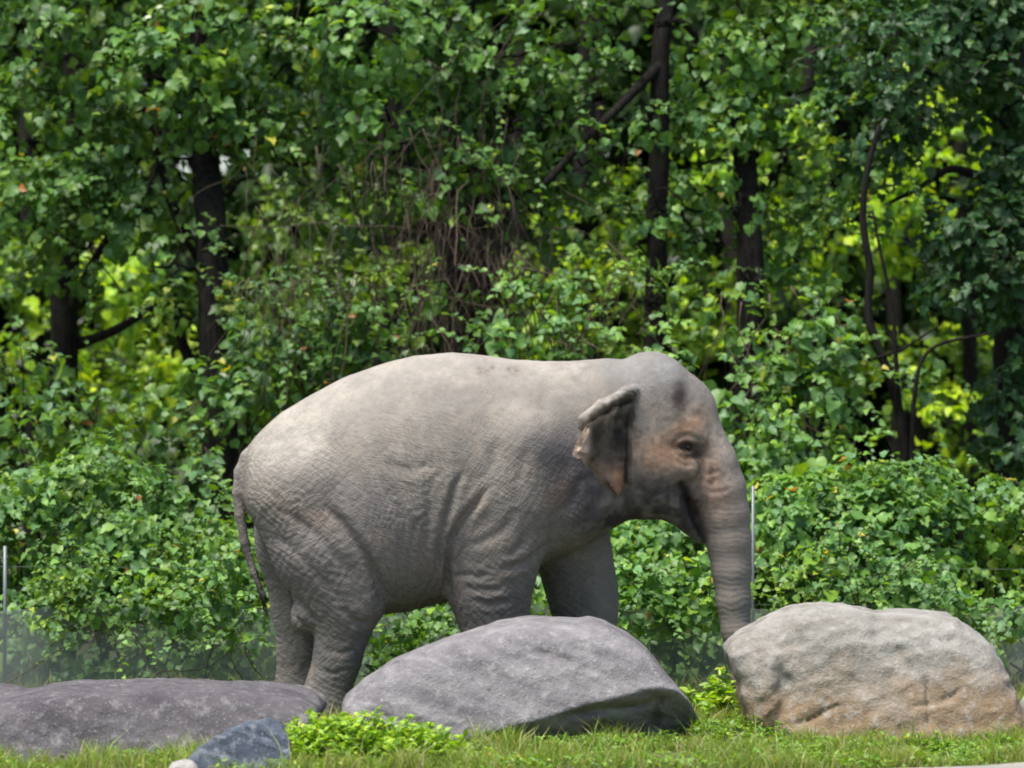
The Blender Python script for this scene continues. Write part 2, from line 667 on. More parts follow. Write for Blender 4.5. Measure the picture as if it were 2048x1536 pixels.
    x0, x1, z0, z1 = X(1262), X(1150), Z(990), Z(785)
    for sgn in (-1, 1):
        def flap(x, y, z, sgn=sgn):
            t = np.clip((x0 - x) / (x0 - x1), -0.2, 1.2)
            v = np.clip((z - z0) / (z1 - z0), 0, 1)
            G = np.stack(np.broadcast_arrays(x, np.zeros_like(x * z), z), -1)
            tc_ = np.clip(t, 0, 1)
            ys = 0.302 + 0.165 * np.maximum(t, 0) + 0.040 * (np.abs(np.sin(t * 5.2 + v * 1.2 + 0.4)) - 0.6) * np.clip(tc_ * 3, 0, 1) - 0.045 * (1 - v) * tc_ + (fbm(G * 13.0, 3, 88) - 0.5) * 0.05 * (0.3 + tc_)
            ys = ys - 0.055 * np.exp(-((z - (z1 - 0.03 - 0.185 * tc_)) / 0.05) ** 2) * np.clip(tc_ * 4, 0, 1)
            d2 = poly_sdf(x, z, ear)
            return np.maximum(np.abs(sgn * y - ys) - 0.0118, d2 + 0.004)
        f.union((X(1148), min(sgn * .27, sgn * .52), z0), (X(1268), max(sgn * .27, sgn * .52), z1), flap, 0.022)
        chain(f, [(1264, 781, sgn * .285, 12), (1248, 787, sgn * .335, 14.5), (1225, 800, sgn * .395, 12), (1200, 812, sgn * .445, 14), (1180, 827, sgn * .49, 11.5), (1166, 838, sgn * .51, 12), (1160, 852, sgn * .51, 8)], 0.015)
    V, F = surface_nets(f.D, f.lo, f.h)
    V = smooth(V, F, 3, 0.5)

    # ---- sculpted folds and wrinkles, moved along the normals
    def sculpt(V, amount):
        N = vnormals(V, F)
        return V + N * amount[:, None]

    px, py = 1024 + V[:, 0] * 306, 768 + (CAM_H - V[:, 2]) * 306
    N = vnormals(V, F)
    side = np.clip(np.abs(N[:, 1]) * 1.6, 0, 1)

    def g(cx, cy, rx, ry, rot=0.0):
        c, s = math.cos(rot), math.sin(rot)
        u, v = (px - cx) * c + (py - cy) * s, -(px - cx) * s + (py - cy) * c
        return np.exp(-(u / rx) ** 2 - (v / ry) ** 2)

    earm = poly_sdf(V[:, 0], V[:, 2], ear) < 0.03
    earm &= np.abs(V[:, 1]) > 0.272 + 0.1 * np.clip((x0 - V[:, 0]) / (x0 - x1), 0, 1)
    noear = (~earm).astype(float)
    d0 = np.zeros(len(V))
    creases = [  # polyline in photo pixels, depth (m), width px, raised lip (m)
        ([(985, 962), (951, 1003), (925, 1035), (908, 1065), (899, 1100), (897, 1150), (903, 1195)], 0.030, 7, 0.010),
        ([(930, 935), (915, 965), (905, 1000), (891, 1050), (880, 1100), (878, 1150)], 0.020, 7, 0.008),
        ([(968, 990), (945, 1025), (928, 1060)], 0.010, 6, 0.005),
        ([(860, 1000), (858, 1060), (850, 1110), (850, 1160)], 0.010, 8, 0.004),
        ([(835, 1030), (828, 1090), (826, 1150)], 0.007, 8, 0.003),
        ([(655, 1000), (690, 1040), (717, 1078), (748, 1131), (765, 1178), (768, 1212)], 0.026, 9, 0.008),
        ([(1112, 1072), (1085, 1092), (1060, 1112), (1030, 1125), (990, 1135)], 0.016, 7, 0.006),
        ([(1060, 1050), (1040, 1085), (1010, 1112)], 0.010, 7, 0.004),
        ([(905, 1150), (930, 1143), (960, 1146), (985, 1140)], 0.008, 6, 0.003),
        ([(1168, 945), (1150, 980), (1130, 1020)], 0.013, 9, 0.004),
        ([(1215, 985), (1190, 1010), (1170, 1040), (1150, 1062)], 0.014, 8, 0.006),
        ([(1240, 1000), (1215, 1022), (1205, 1050)], 0.014, 7, 0.006),
        ([(1258, 1010), (1238, 1030), (1232, 1045)], 0.010, 6, 0.004),
        ([(1356, 962), (1364, 975), (1376, 1005), (1390, 1045), (1408, 1080)], 0.016, 6, 0.006),
        ([(1330, 985), (1345, 975), (1362, 975)], 0.010, 5, 0.004),
        ([(582, 1165), (590, 1200), (600, 1235), (636, 1258)], 0.012, 6, 0.006),
        ([(600, 1180), (612, 1205), (628, 1222), (640, 1240)], 0.012, 5, 0.007),
        ([(690, 1205), (715, 1235), (745, 1240)], 0.010, 7, 0.006),
        ([(1266, 880), (1262, 930), (1252, 985)], 0.010, 7, 0.003),
        ([(1350, 889), (1362, 881), (1376, 880), (1391, 889)], -0.012, 4, 0.0),
        ([(1352, 898), (1368, 906), (1383, 904), (1393, 896)], -0.010, 4, 0.0),
        ([(1342, 884), (1360, 871), (1380, 870), (1398, 882)], 0.006, 4, 0.002),
        ([(1345, 905), (1365, 917), (1386, 915), (1400, 903)], 0.005, 4, 0.002),
        ([(1340, 914), (1364, 928), (1390, 926)], 0.005, 4, 0.002),
        ([(1400, 905), (1402, 940), (1396, 975), (1400, 1010)], 0.008, 6, 0.004),
        ([(1290, 1000), (1325, 1012), (1355, 1030)], 0.007, 6, 0.003),
        ([(1270, 960), (1290, 985), (1320, 990)], 0.005, 7, 0.003),
        ([(1280, 860), (1290, 890), (1284, 930)], 0.005, 6, 0.003),
        ([(1440, 940), (1420, 945), (1405, 950)], 0.004, 4, 0.002),
        ([(1462, 975), (1440, 982), (1412, 985)], 0.004, 4, 0.002),
        ([(800, 990), (812, 1050), (806, 1110), (812, 1170)], 0.008, 9, 0.004),
        ([(870, 940), (862, 985), (868, 1030)], 0.009, 8, 0.004),
        ([(560, 1010), (610, 1040), (660, 1085), (700, 1140)], 0.007, 8, 0.004),
        ([(545, 1060), (590, 1090), (640, 1140), (680, 1190)], 0.007, 8, 0.004),
        ([(760, 920), (820, 935), (880, 925)], 0.005, 10, 0.003),
        ([(930, 1090), (970, 1075), (1010, 1050), (1035, 1010)], 0.008, 8, 0.004),
        ([(1000, 870), (985, 920), (970, 960)], 0.007, 10, 0.004),
        ([(1060, 880), (1045, 930), (1030, 980)], 0.006, 10, 0.003),
        ([(1090, 760), (1085, 820), (1095, 880)], 0.006, 12, 0.003),
        ([(940, 1190), (980, 1200), (1030, 1190)], 0.008, 6, 0.004),
        ([(930, 1165), (965, 1175), (1010, 1168)], 0.006, 6, 0.003),
        ([(650, 1290), (685, 1298), (715, 1290)], 0.006, 5, 0.003),
        ([(640, 1330), (670, 1338), (702, 1330)], 0.005, 5, 0.003),
    ]
    for pts, dep, w, lip in creases:
        c = spline(pts, 24)
        d, t = polyline_dist(px, py, c)
        fade = np.clip(np.minimum(t, 1 - t) * 6, 0, 1)
        d0 += (-dep * np.exp(-(d / w) ** 2) + lip * np.exp(-((d - 2.2 * w) / (1.4 * w)) ** 2)) * fade * side * noear
    V = sculpt(V, d0)

    # directional wrinkles
    def wr(dirx, dirz, wl, warp, seed, sharp=1.0):
        q = np.stack([V[:, 0], V[:, 1] * 0.6, V[:, 2]], 1)
        n1 = fbm(q * 3.1, 3, seed) - 0.5
        n2 = fbm(q * 11.0, 2, seed + 9) - 0.5
        u = (V[:, 0] * dirx + V[:, 2] * dirz) / wl + n1 * warp + n2 * warp * 0.28
        s = np.abs(np.sin(np.pi * u))
        amp = np.clip(fbm(q * 4.3, 2, seed + 4) * 2.4 - 0.55, 0, 1)
        return (s ** sharp - 0.64) * amp
    d1 = np.zeros(len(V))
    body = noear * np.clip((1225 - px) / 60, 0, 1)
    flank = body * (0.15 + 0.85 * np.clip((py - 860) / 160, 0, 1))
    # thigh and rump: lines running down to the right
    d1 += wr(0.55, 0.83, 0.040, 5.0, 21) * 0.0052 * flank * np.clip((790 - px) / 120, 0, 1)
    d1 += wr(-0.80, 0.6, 0.070, 4.0, 22) * 0.0045 * flank * np.clip((800 - px) / 120, 0, 1)
    # belly side: lines running down to the left / near vertical
    mid = np.clip((px - 700) / 80, 0, 1) * np.clip((960 - px) / 60, 0, 1)
    d1 += wr(0.92, -0.38, 0.055, 4.5, 23) * 0.0085 * flank * mid
    d1 += wr(0.30, 0.95, 0.040, 4.5, 24) * 0.0050 * flank * mid * np.clip((1080 - py) / 80, 0, 1)
    # shoulder and upper fore leg: lines running down to the right with cross lines
    sh = np.clip((px - 900) / 60, 0, 1)
    d1 += wr(0.45, 0.89, 0.040, 4.5, 25) * 0.0044 * flank * sh
    d1 += wr(-0.72, 0.69, 0.060, 4.0, 26) * 0.0034 * flank * sh
    # legs: rings
    legs = np.clip((py - 1180) / 40, 0, 1) * np.clip((1300 - px) / 60, 0, 1)
    d1 += wr(0.25, 0.97, 0.034, 5.0, 27) * 0.0020 * legs
    # back: faint mottled relief
    d1 += (fbm(V * 9.0, 4, 41) - 0.5) * 0.008 * body
    # trunk rings
    tm = np.clip((py - 960) / 60, 0, 1) * np.clip((px - 1385) / 40, 0, 1)
    d1 += wr(0.10, 1.0, 0.034, 3.2, 28, 0.8) * 0.0036 * tm
    d1 += wr(0.05, 1.0, 0.022, 1.2, 29) * 0.0022 * tm
    # rim of the trunk front: stronger rings seen on its outline
    d1 += (np.abs(np.sin(np.pi * (V[:, 2] / 0.036))) - 0.6) * 0.004 * np.clip((N[:, 0] - 0.55) * 3, 0, 1) * np.clip((py - 1040) / 50, 0, 1) * (px > 1400)
    # face: fine creases round the eye and cheek
    face = np.clip((px - 1235) / 40, 0, 1) * noear * (1 - tm)
    d1 += (fbm(V * 22.0, 3, 55) - 0.5) * 0.007 * face
    for k in range(1, 4):
        r = 15 + 9 * k
        e = np.hypot((px - 1372) * 0.82, (py - 893) * 1.15)
        d1 += -0.0016 * np.exp(-((e + 9 * (fbm(V * 26.0, 2, 57) - 0.5) - r) / 2.6) ** 2) * side * (px < 1408) * (np.abs(V[:, 1]) > 0.1)
    d1 += ((fbm(V * 30.0, 3, 56) - 0.5) * 0.007 + (fbm(V * 12.0, 2, 58) - 0.5) * 0.022) * (~noear.astype(bool))
    td, _t = polyline_dist(px, py, [(520, 900), (497, 915), (482, 945), (477, 985), (481, 1030), (490, 1085), (508, 1145), (528, 1190)])
    d1 *= np.where((td < 17) & (np.abs(V[:, 1]) < 0.09) & (px < 535), 0.12, 1.0)
    V = sculpt(V, d1)
    N = vnormals(V, F)

    # ---- pigment, with some shade painted in at ear, jaw and mouth
    base = np.array([0.222, 0.202, 0.177])
    col = np.repeat(base[None, :], len(V), 0)
    n1 = fbm(V * 2.6, 4, 61)[:, None]
    n2 = fbm(V * 9.0, 4, 62)[:, None]
    n3 = fbm(V * 34.0, 3, 63)[:, None]

    brk = np.clip((fbm(V * 16.0, 4, 64) - 0.5) * 2.2 + 0.5, 0, 1)

    def lay(c, w):
        nonlocal col
        w = np.asarray(w)
        bk = np.where(px > 1140, 0.5 + 1.0 * brk, 1.0)
        w = np.clip(w * (bk if w.ndim == 1 else bk[:, None]), 0, 1)
        w = w[:, None] if w.ndim == 1 else w
        col = col * (1 - w) + np.array(c) * w
    lay((0.165, 0.153, 0.140), (n1 - 0.45) * 2.4)                                     # greyer patches
    lay((0.265, 0.215, 0.168), (n2 - 0.52) * 2.2 * 0.8)                                # warm dusty patches
    dust = np.clip((N[:, 2] - 0.05) * 1.1, 0, 1) * np.clip((1000 - py) / 160, 0, 1) * (0.68 + 0.4 * (n2[:, 0] - 0.4))
    lay((0.37, 0.335, 0.292), dust * 0.85 * body)                                     # dry dust lying on the back
    lay((0.40, 0.365, 0.315), g(595, 870, 110, 80, -0.6) * 0.8 * n2[:, 0] * 1.6)
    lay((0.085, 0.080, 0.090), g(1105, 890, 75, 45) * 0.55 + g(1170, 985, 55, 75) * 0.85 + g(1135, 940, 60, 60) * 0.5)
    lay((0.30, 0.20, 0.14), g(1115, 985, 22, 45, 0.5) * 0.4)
    lay((0.030, 0.027, 0.028), g(1392, 1050, 22, 40, -0.5) * 0.8 + g(1370, 985, 16, 30) * 0.7)  # shade of the gap at the lip put into the colour
    lay((0.040, 0.036, 0.038), g(1320, 1000, 95, 55) * 0.95 + g(1220, 1045, 60, 26) * 0.7 + g(1385, 1050, 30, 40) * 0.7)  # dark jaw and cheek, partly shade painted into the skin
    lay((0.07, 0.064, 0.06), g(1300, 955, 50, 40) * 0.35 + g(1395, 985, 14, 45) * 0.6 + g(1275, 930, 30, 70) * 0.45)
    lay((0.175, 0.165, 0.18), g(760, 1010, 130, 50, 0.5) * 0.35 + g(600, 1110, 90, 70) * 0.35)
    lay((0.27, 0.155, 0.088), g(1325, 905, 55, 32) * 0.65 + g(1372, 852, 46, 22, -0.5) * 0.55 + g(1400, 900, 16, 36) * 0.3)
    lay((0.30, 0.195, 0.145), g(1425, 965, 34, 75, -0.2) * 0.8)
    lay((0.255, 0.222, 0.19), np.clip((py - 1010) / 60, 0, 1) * np.clip((px - 1395) / 25, 0, 1) * 0.7)
    lay((0.36, 0.27, 0.23), g(1424, 1000, 26, 40) * 0.45 * n2[:, 0] * 1.6)
    lay((0.33, 0.295, 0.255), g(1445, 900, 16, 90, -0.3) * 0.6)
    lay((0.27, 0.265, 0.265), g(1300, 745, 75, 45) * 0.7)
    lay((0.030, 0.022, 0.024), g(1357, 793, 15, 28, 0.1) * 0.95)
    lay((0.14, 0.115, 0.105), g(1335, 800, 40, 40) * 0.4 * n2[:, 0] * 1.6)
    lay((0.014, 0.012, 0.012), g(1372, 893, 29, 19) * 0.95 + g(1350, 888, 22, 9) * 0.7 + g(1385, 912, 20, 9, -0.4) * 0.6)
    lay((0.09, 0.07, 0.06), g(1392, 925, 15, 30) * 0.5)
    spk = np.clip((n3[:, 0] - 0.5) * 7, 0, 1)
    lay((0.36, 0.25, 0.19), (g(1330, 905, 70, 45) + g(1430, 970, 40, 80) + g(1370, 840, 50, 30)) * 0.5 * spk)
    lay((0.10, 0.07, 0.055), (g(1330, 905, 70, 45) + g(1420, 940, 40, 80) + g(1290, 860, 60, 60)) * 0.45 * np.clip((0.42 - n3[:, 0]) * 8, 0, 1))
    for cx, cy in ((1294, 890), (1306, 900), (1302, 882), (1318, 905)):
        lay((0.09, 0.05, 0.03), g(cx, cy, 4, 6) * 0.7)
    for cx, cy, r in ((1002, 823, 8), (960, 742, 9), (1030, 742, 10), (975, 745, 6), (1018, 738, 6), (985, 735, 5)):
        lay((0.12, 0.085, 0.065), g(cx, cy, r, r) * 0.75 * np.clip((n3[:, 0] - 0.35) * 4, 0, 1))
    lay((0.30, 0.20, 0.15), g(640, 1030, 40, 20) * 0.35)
    # ear: dark grey, fold shade painted on fore part, orange tip, pale pink torn edge
    if earm.any():
        e = earm.astype(float)
        lay((0.075, 0.060, 0.043), e * 0.95)
        lay((0.13, 0.105, 0.08), e * g(1207, 890, 9, 45, 0.1) * 0.8)
        lay((0.014, 0.013, 0.012), e * g(1236, 885, 17, 70) * 0.95 + e * g(1215, 930, 14, 20) * 0.5 + e * g(1190, 870, 12, 25) * 0.4)
        lay((0.19, 0.100, 0.055), e * g(1236, 966, 19, 34) * 0.95)
        lay((0.40, 0.31, 0.25), e * (g(1157, 905, 16, 30) * 0.95 + g(1170, 862, 7, 35) * 0.8))
        lay((0.30, 0.21, 0.16), e * g(1205, 945, 22, 22) * 0.7)
        lay((0.36, 0.33, 0.29), e * np.clip((832 - py) / 30, 0, 1) * np.clip((N[:, 2]) * 2, 0, 1) * 0.7)  # upward side of the rolled rim painted lighter, as if lit from above
    brk = np.full(len(V), 0.5)
    lay((0.010, 0.009, 0.009), g(1370, 892, 27, 15) * 1.0)
    lay((0.022, 0.019, 0.018), g(1340, 889, 18, 7) * 0.7 + g(1390, 908, 14, 9, 0.5) * 0.6)
    lay((0.035, 0.027, 0.028), g(1357, 793, 13, 25, 0.1) * 0.9)
    lay((0.25, 0.148, 0.088), g(1318, 903, 40, 26) * 0.5 + g(1375, 852, 42, 18, -0.5) * 0.5 + g(1345, 925, 45, 16) * 0.4)
    dl, _q = polyline_dist(px, py, [(1258, 800), (1225, 818), (1198, 832), (1176, 852)])
    lay((0.012, 0.011, 0.010), earm * np.exp(-(dl / 6) ** 2) * 0.9)  # shade of the gap under the rolled rim, painted as a dark line
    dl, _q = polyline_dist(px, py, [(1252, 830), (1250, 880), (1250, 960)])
    lay((0.012, 0.011, 0.010), np.exp(-(dl / 5) ** 2) * 0.85 * (np.abs(V[:, 1]) > 0.2))  # seam between ear and head, its shade painted in
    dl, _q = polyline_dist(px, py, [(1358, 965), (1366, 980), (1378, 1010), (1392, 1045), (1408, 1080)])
    lay((0.012, 0.011, 0.011), np.exp(-(dl / 6) ** 2) * 0.9)  # shade in the mouth cleft painted along its line
    lay((0.07, 0.062, 0.058), np.clip((504 - px) / 6, 0, 1) * np.clip((py - 1040) / 60, 0, 1) * 0.6 + g(520, 1170, 14, 40) * 0.5)
    col *= (0.86 + 0.28 * n3)
    col *= (0.90 + 0.20 * n2)

    m, nt, out = new_mat('elephant_skin')
    at = nd(nt, 'ShaderNodeAttribute', attribute_name='tint')
    tc = nd(nt, 'ShaderNodeTexCoord')
    v1 = nd(nt, 'ShaderNodeTexVoronoi', Scale=75.0, feature='DISTANCE_TO_EDGE')
    wv = noise(nt, tc.outputs['Object'], 9.0, 3)
    addv = nd(nt, 'ShaderNodeVectorMath', operation='ADD')
    sc_ = nd(nt, 'ShaderNodeVectorMath', operation='SCALE')
    sc_.inputs[3].default_value = 0.05
    comb = nd(nt, 'ShaderNodeCombineXYZ')
    nt.links.new(wv, comb.inputs[0])
    nt.links.new(wv, comb.inputs[2])
    nt.links.new(comb.outputs[0], sc_.inputs[0])
    nt.links.new(tc.outputs['Object'], addv.inputs[0])
    nt.links.new(sc_.outputs[0], addv.inputs[1])
    nt.links.new(addv.outputs[0], v1.inputs['Vector'])
    vr = ramp(nt, v1.outputs['Distance'], [(0.0, 0.0), (0.18, 1.0)])
    nf = noise(nt, tc.outputs['Object'], 120.0, 4, 0.6)
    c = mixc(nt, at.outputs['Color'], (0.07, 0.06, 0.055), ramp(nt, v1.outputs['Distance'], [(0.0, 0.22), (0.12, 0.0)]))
    c = mixc(nt, c, (0.5, 0.46, 0.41), ramp(nt, nf, [(0.60, 0.0), (0.85, 0.10)]))
    pb = nd(nt, 'ShaderNodeBsdfPrincipled', Roughness=0.72)
    pb.inputs['Specular IOR Level'].default_value = 0.14
    nt.links.new(c, pb.inputs['Base Color'])
    wm_ = nd(nt, 'ShaderNodeAttribute', attribute_name='wrinkle')
    sepw = nd(nt, 'ShaderNodeSeparateColor')
    nt.links.new(wm_.outputs['Color'], sepw.inputs[0])
    prev = None
    tot = None
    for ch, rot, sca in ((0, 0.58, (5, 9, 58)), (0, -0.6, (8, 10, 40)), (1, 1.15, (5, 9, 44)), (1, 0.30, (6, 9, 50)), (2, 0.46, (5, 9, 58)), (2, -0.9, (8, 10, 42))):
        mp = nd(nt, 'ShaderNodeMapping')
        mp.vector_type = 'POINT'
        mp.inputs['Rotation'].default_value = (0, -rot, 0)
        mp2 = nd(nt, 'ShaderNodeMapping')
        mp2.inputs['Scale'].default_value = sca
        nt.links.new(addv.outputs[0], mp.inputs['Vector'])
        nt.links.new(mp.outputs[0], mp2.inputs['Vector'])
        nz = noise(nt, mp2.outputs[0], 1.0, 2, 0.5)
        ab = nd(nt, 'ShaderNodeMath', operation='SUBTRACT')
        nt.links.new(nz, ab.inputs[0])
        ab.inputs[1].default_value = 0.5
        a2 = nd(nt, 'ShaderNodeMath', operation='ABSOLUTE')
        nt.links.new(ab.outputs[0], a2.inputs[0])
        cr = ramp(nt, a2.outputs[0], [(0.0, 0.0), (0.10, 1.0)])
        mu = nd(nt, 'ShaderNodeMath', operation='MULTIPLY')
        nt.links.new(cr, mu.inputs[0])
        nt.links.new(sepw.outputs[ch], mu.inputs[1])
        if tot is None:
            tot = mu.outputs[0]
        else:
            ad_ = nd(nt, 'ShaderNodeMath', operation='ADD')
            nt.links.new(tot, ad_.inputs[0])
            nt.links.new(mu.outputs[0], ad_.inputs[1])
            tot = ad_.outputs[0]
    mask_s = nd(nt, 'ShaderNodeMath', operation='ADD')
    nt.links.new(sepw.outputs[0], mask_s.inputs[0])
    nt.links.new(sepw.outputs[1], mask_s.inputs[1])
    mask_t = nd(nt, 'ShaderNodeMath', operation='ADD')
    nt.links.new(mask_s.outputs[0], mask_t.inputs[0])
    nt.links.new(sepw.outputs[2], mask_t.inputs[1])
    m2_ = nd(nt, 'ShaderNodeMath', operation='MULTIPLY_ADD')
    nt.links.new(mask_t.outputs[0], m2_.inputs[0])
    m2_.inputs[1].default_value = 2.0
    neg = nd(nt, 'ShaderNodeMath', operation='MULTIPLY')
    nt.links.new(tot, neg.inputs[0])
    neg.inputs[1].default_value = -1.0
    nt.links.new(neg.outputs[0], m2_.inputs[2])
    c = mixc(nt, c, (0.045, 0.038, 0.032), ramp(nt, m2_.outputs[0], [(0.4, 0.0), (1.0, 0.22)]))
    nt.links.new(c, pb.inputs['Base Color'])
    b0 = bump(nt, tot, 0.55, 0.0045)
    b1 = bump(nt, vr, 0.3, 0.002, b0)
    b2 = bump(nt, nf, 0.45, 0.004, b1)
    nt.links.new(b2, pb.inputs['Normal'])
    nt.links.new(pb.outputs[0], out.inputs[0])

    root = thing('elephant', 'dusty grey elephant with lowered trunk standing side-on behind the boulders', 'elephant')
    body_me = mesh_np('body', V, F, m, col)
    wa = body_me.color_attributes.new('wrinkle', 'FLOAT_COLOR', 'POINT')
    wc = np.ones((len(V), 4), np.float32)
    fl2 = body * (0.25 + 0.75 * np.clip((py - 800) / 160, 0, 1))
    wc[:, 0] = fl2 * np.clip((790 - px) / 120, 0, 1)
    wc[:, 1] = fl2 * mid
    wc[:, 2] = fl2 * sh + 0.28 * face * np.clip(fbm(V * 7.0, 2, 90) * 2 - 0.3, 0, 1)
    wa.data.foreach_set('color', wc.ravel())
    link('body', body_me, root)
    # eyes
    em, nt, out = new_mat('dark_eye')
    pb = nd(nt, 'ShaderNodeBsdfPrincipled', Roughness=0.25)
    pb.inputs['Base Color'].default_value = (0.012, 0.008, 0.006, 1)
    nt.links.new(pb.outputs[0], out.inputs[0])
    sel = (np.hypot(px - 1372, py - 893) < 8)
    yn = V[sel, 1].min() if sel.any() else -0.25
    a = np.linspace(0, np.pi, 13)[1:-1]
    b = np.arange(20) / 20 * 2 * np.pi
    ring = np.stack([np.outer(np.sin(a), np.cos(b)), np.outer(np.sin(a), np.sin(b)), np.outer(np.cos(a), np.ones(20))], -1)
    SV = np.concatenate([ring.reshape(-1, 3), [[0, 0, 1.0], [0, 0, -1.0]]]) * 0.023
    SF = []
    for i in range(len(a) - 1):
        for j in range(20):
            SF += [(i * 20 + j, (i + 1) * 20 + j, (i + 1) * 20 + (j + 1) % 20), (i * 20 + j, (i + 1) * 20 + (j + 1) % 20, i * 20 + (j + 1) % 20)]
    n = len(a) * 20
    for j in range(20):
        SF += [(j, (j + 1) % 20, n), ((len(a) - 1) * 20 + (j + 1) % 20, (len(a) - 1) * 20 + j, n + 1)]
    eye_me = mesh_np('eye', SV, np.array(SF), em)
    for sgn in (-1, 1):
        link('eye', eye_me, root, (X(1373), -sgn * (yn + 0.017) if sgn > 0 else (yn + 0.017), Z(892)))
    # tail hair
    hv = []
    for k in range(60):
        t0 = rng.random()
        b0 = np.array([X(496 + 32 * t0), -0.03 + rng.normal(0, 0.008), Z(1100 + 92 * t0)])
        e0 = b0 + np.array([0.02 + rng.random() * 0.03, rng.normal(0, 0.012), -0.08 - 0.10 * rng.random()])
        hv.append(tube([b0, (b0 + e0) / 2 + rng.normal(0, 0.006, 3), e0], [0.0028, 0.0024, 0.001], 4))
    HV, HF = join(hv)
    hm, nt, out = new_mat('black_hair')
    pb = nd(nt, 'ShaderNodeBsdfPrincipled', Roughness=0.5)
    pb.inputs['Base Color'].default_value = (0.015, 0.013, 0.012, 1)
    nt.links.new(pb.outputs[0], out.inputs[0])
    link('tail_hair', mesh_np('tail_hair', HV, HF, hm), root)


build_elephant()


# ------------------------------------------------------------------ boulders
def rock_material(name, c_lo, c_hi, c_spot, bands=None, streak=(1, 1, 1), low=None, low_z=(0.25, 0.5), pale=None, con=(0.32, 0.68)):
    m, nt, out = new_mat(name)
    tc = nd(nt, 'ShaderNodeTexCoord')
    mp = nd(nt, 'ShaderNodeMapping')
    mp0 = nd(nt, 'ShaderNodeMapping')
    mp0.inputs['Rotation'].default_value = (0, -0.38, 0)
    mp.inputs['Scale'].default_value = streak
    nt.links.new(tc.outputs['Object'], mp0.inputs['Vector'])
    nt.links.new(mp0.outputs[0], mp.inputs['Vector'])
    o = tc.outputs['Object']
    n1 = noise(nt, mp.outputs[0], 3.0, 6, 0.6)
    n2 = noise(nt, o, 14.0, 6, 0.65)
    n3 = noise(nt, o, 70.0, 4, 0.6)
    c = mixc(nt, c_lo, c_hi, ramp(nt, n1, [(con[0], 0.0), (con[1], 1.0)]))
    if pale is not None:
        sx = nd(nt, 'ShaderNodeSeparateXYZ')
        nt.links.new(o, sx.inputs[0])
        nz0 = nd(nt, 'ShaderNodeMath', operation='MULTIPLY_ADD')
        nt.links.new(noise(nt, o, 5.0, 5), nz0.inputs[0])
        nz0.inputs[1].default_value = 0.8
        nt.links.new(sx.outputs[0], nz0.inputs[2])
        mr = nd(nt, 'ShaderNodeMapRange')
        nt.links.new(nz0.outputs[0], mr.inputs[0])
        mr.inputs[1].default_value, mr.inputs[2].default_value = pale[0], pale[1]
        c = mixc(nt, c, pale[2], mr.outputs[0])
    if low is not None:
        sp = nd(nt, 'ShaderNodeSeparateXYZ')
        nt.links.new(o, sp.inputs[0])
        ad = nd(nt, 'ShaderNodeMath', operation='ADD')
        nz = noise(nt, o, 4.0, 4)
        ml = nd(nt, 'ShaderNodeMath', operation='MULTIPLY_ADD')
        nt.links.new(nz, ml.inputs[0])
        ml.inputs[1].default_value = 0.7
        ml.inputs[2].default_value = -0.35
        nt.links.new(sp.outputs[2], ad.inputs[0])
        nt.links.new(ml.outputs[0], ad.inputs[1])
        c = mixc(nt, c, low, ramp(nt, ad.outputs[0], [(low_z[0], 0.85), (low_z[1], 0.0)]))
    c = mixc(nt, c, c_spot, ramp(nt, n2, [(0.52, 0.0), (0.72, 0.75)]))
    c = mixc(nt, c, (0.05, 0.048, 0.045), ramp(nt, n2, [(0.28, 0.55), (0.42, 0.0)]))
    c = mixc(nt, c, (0.62, 0.60, 0.57), ramp(nt, n3, [(0.60, 0.0), (0.74, 0.45)]))
    pb = nd(nt, 'ShaderNodeBsdfPrincipled', Roughness=0.88)
    pb.inputs['Specular IOR Level'].default_value = 0.25
    nt.links.new(c, pb.inputs['Base Color'])
    b1 = bump(nt, n2, 0.7, 0.035)
    b2 = bump(nt, n3, 0.6, 0.010, b1)
    nt.links.new(b2, pb.inputs['Normal'])
    nt.links.new(pb.outputs[0], out.inputs[0])
    return m


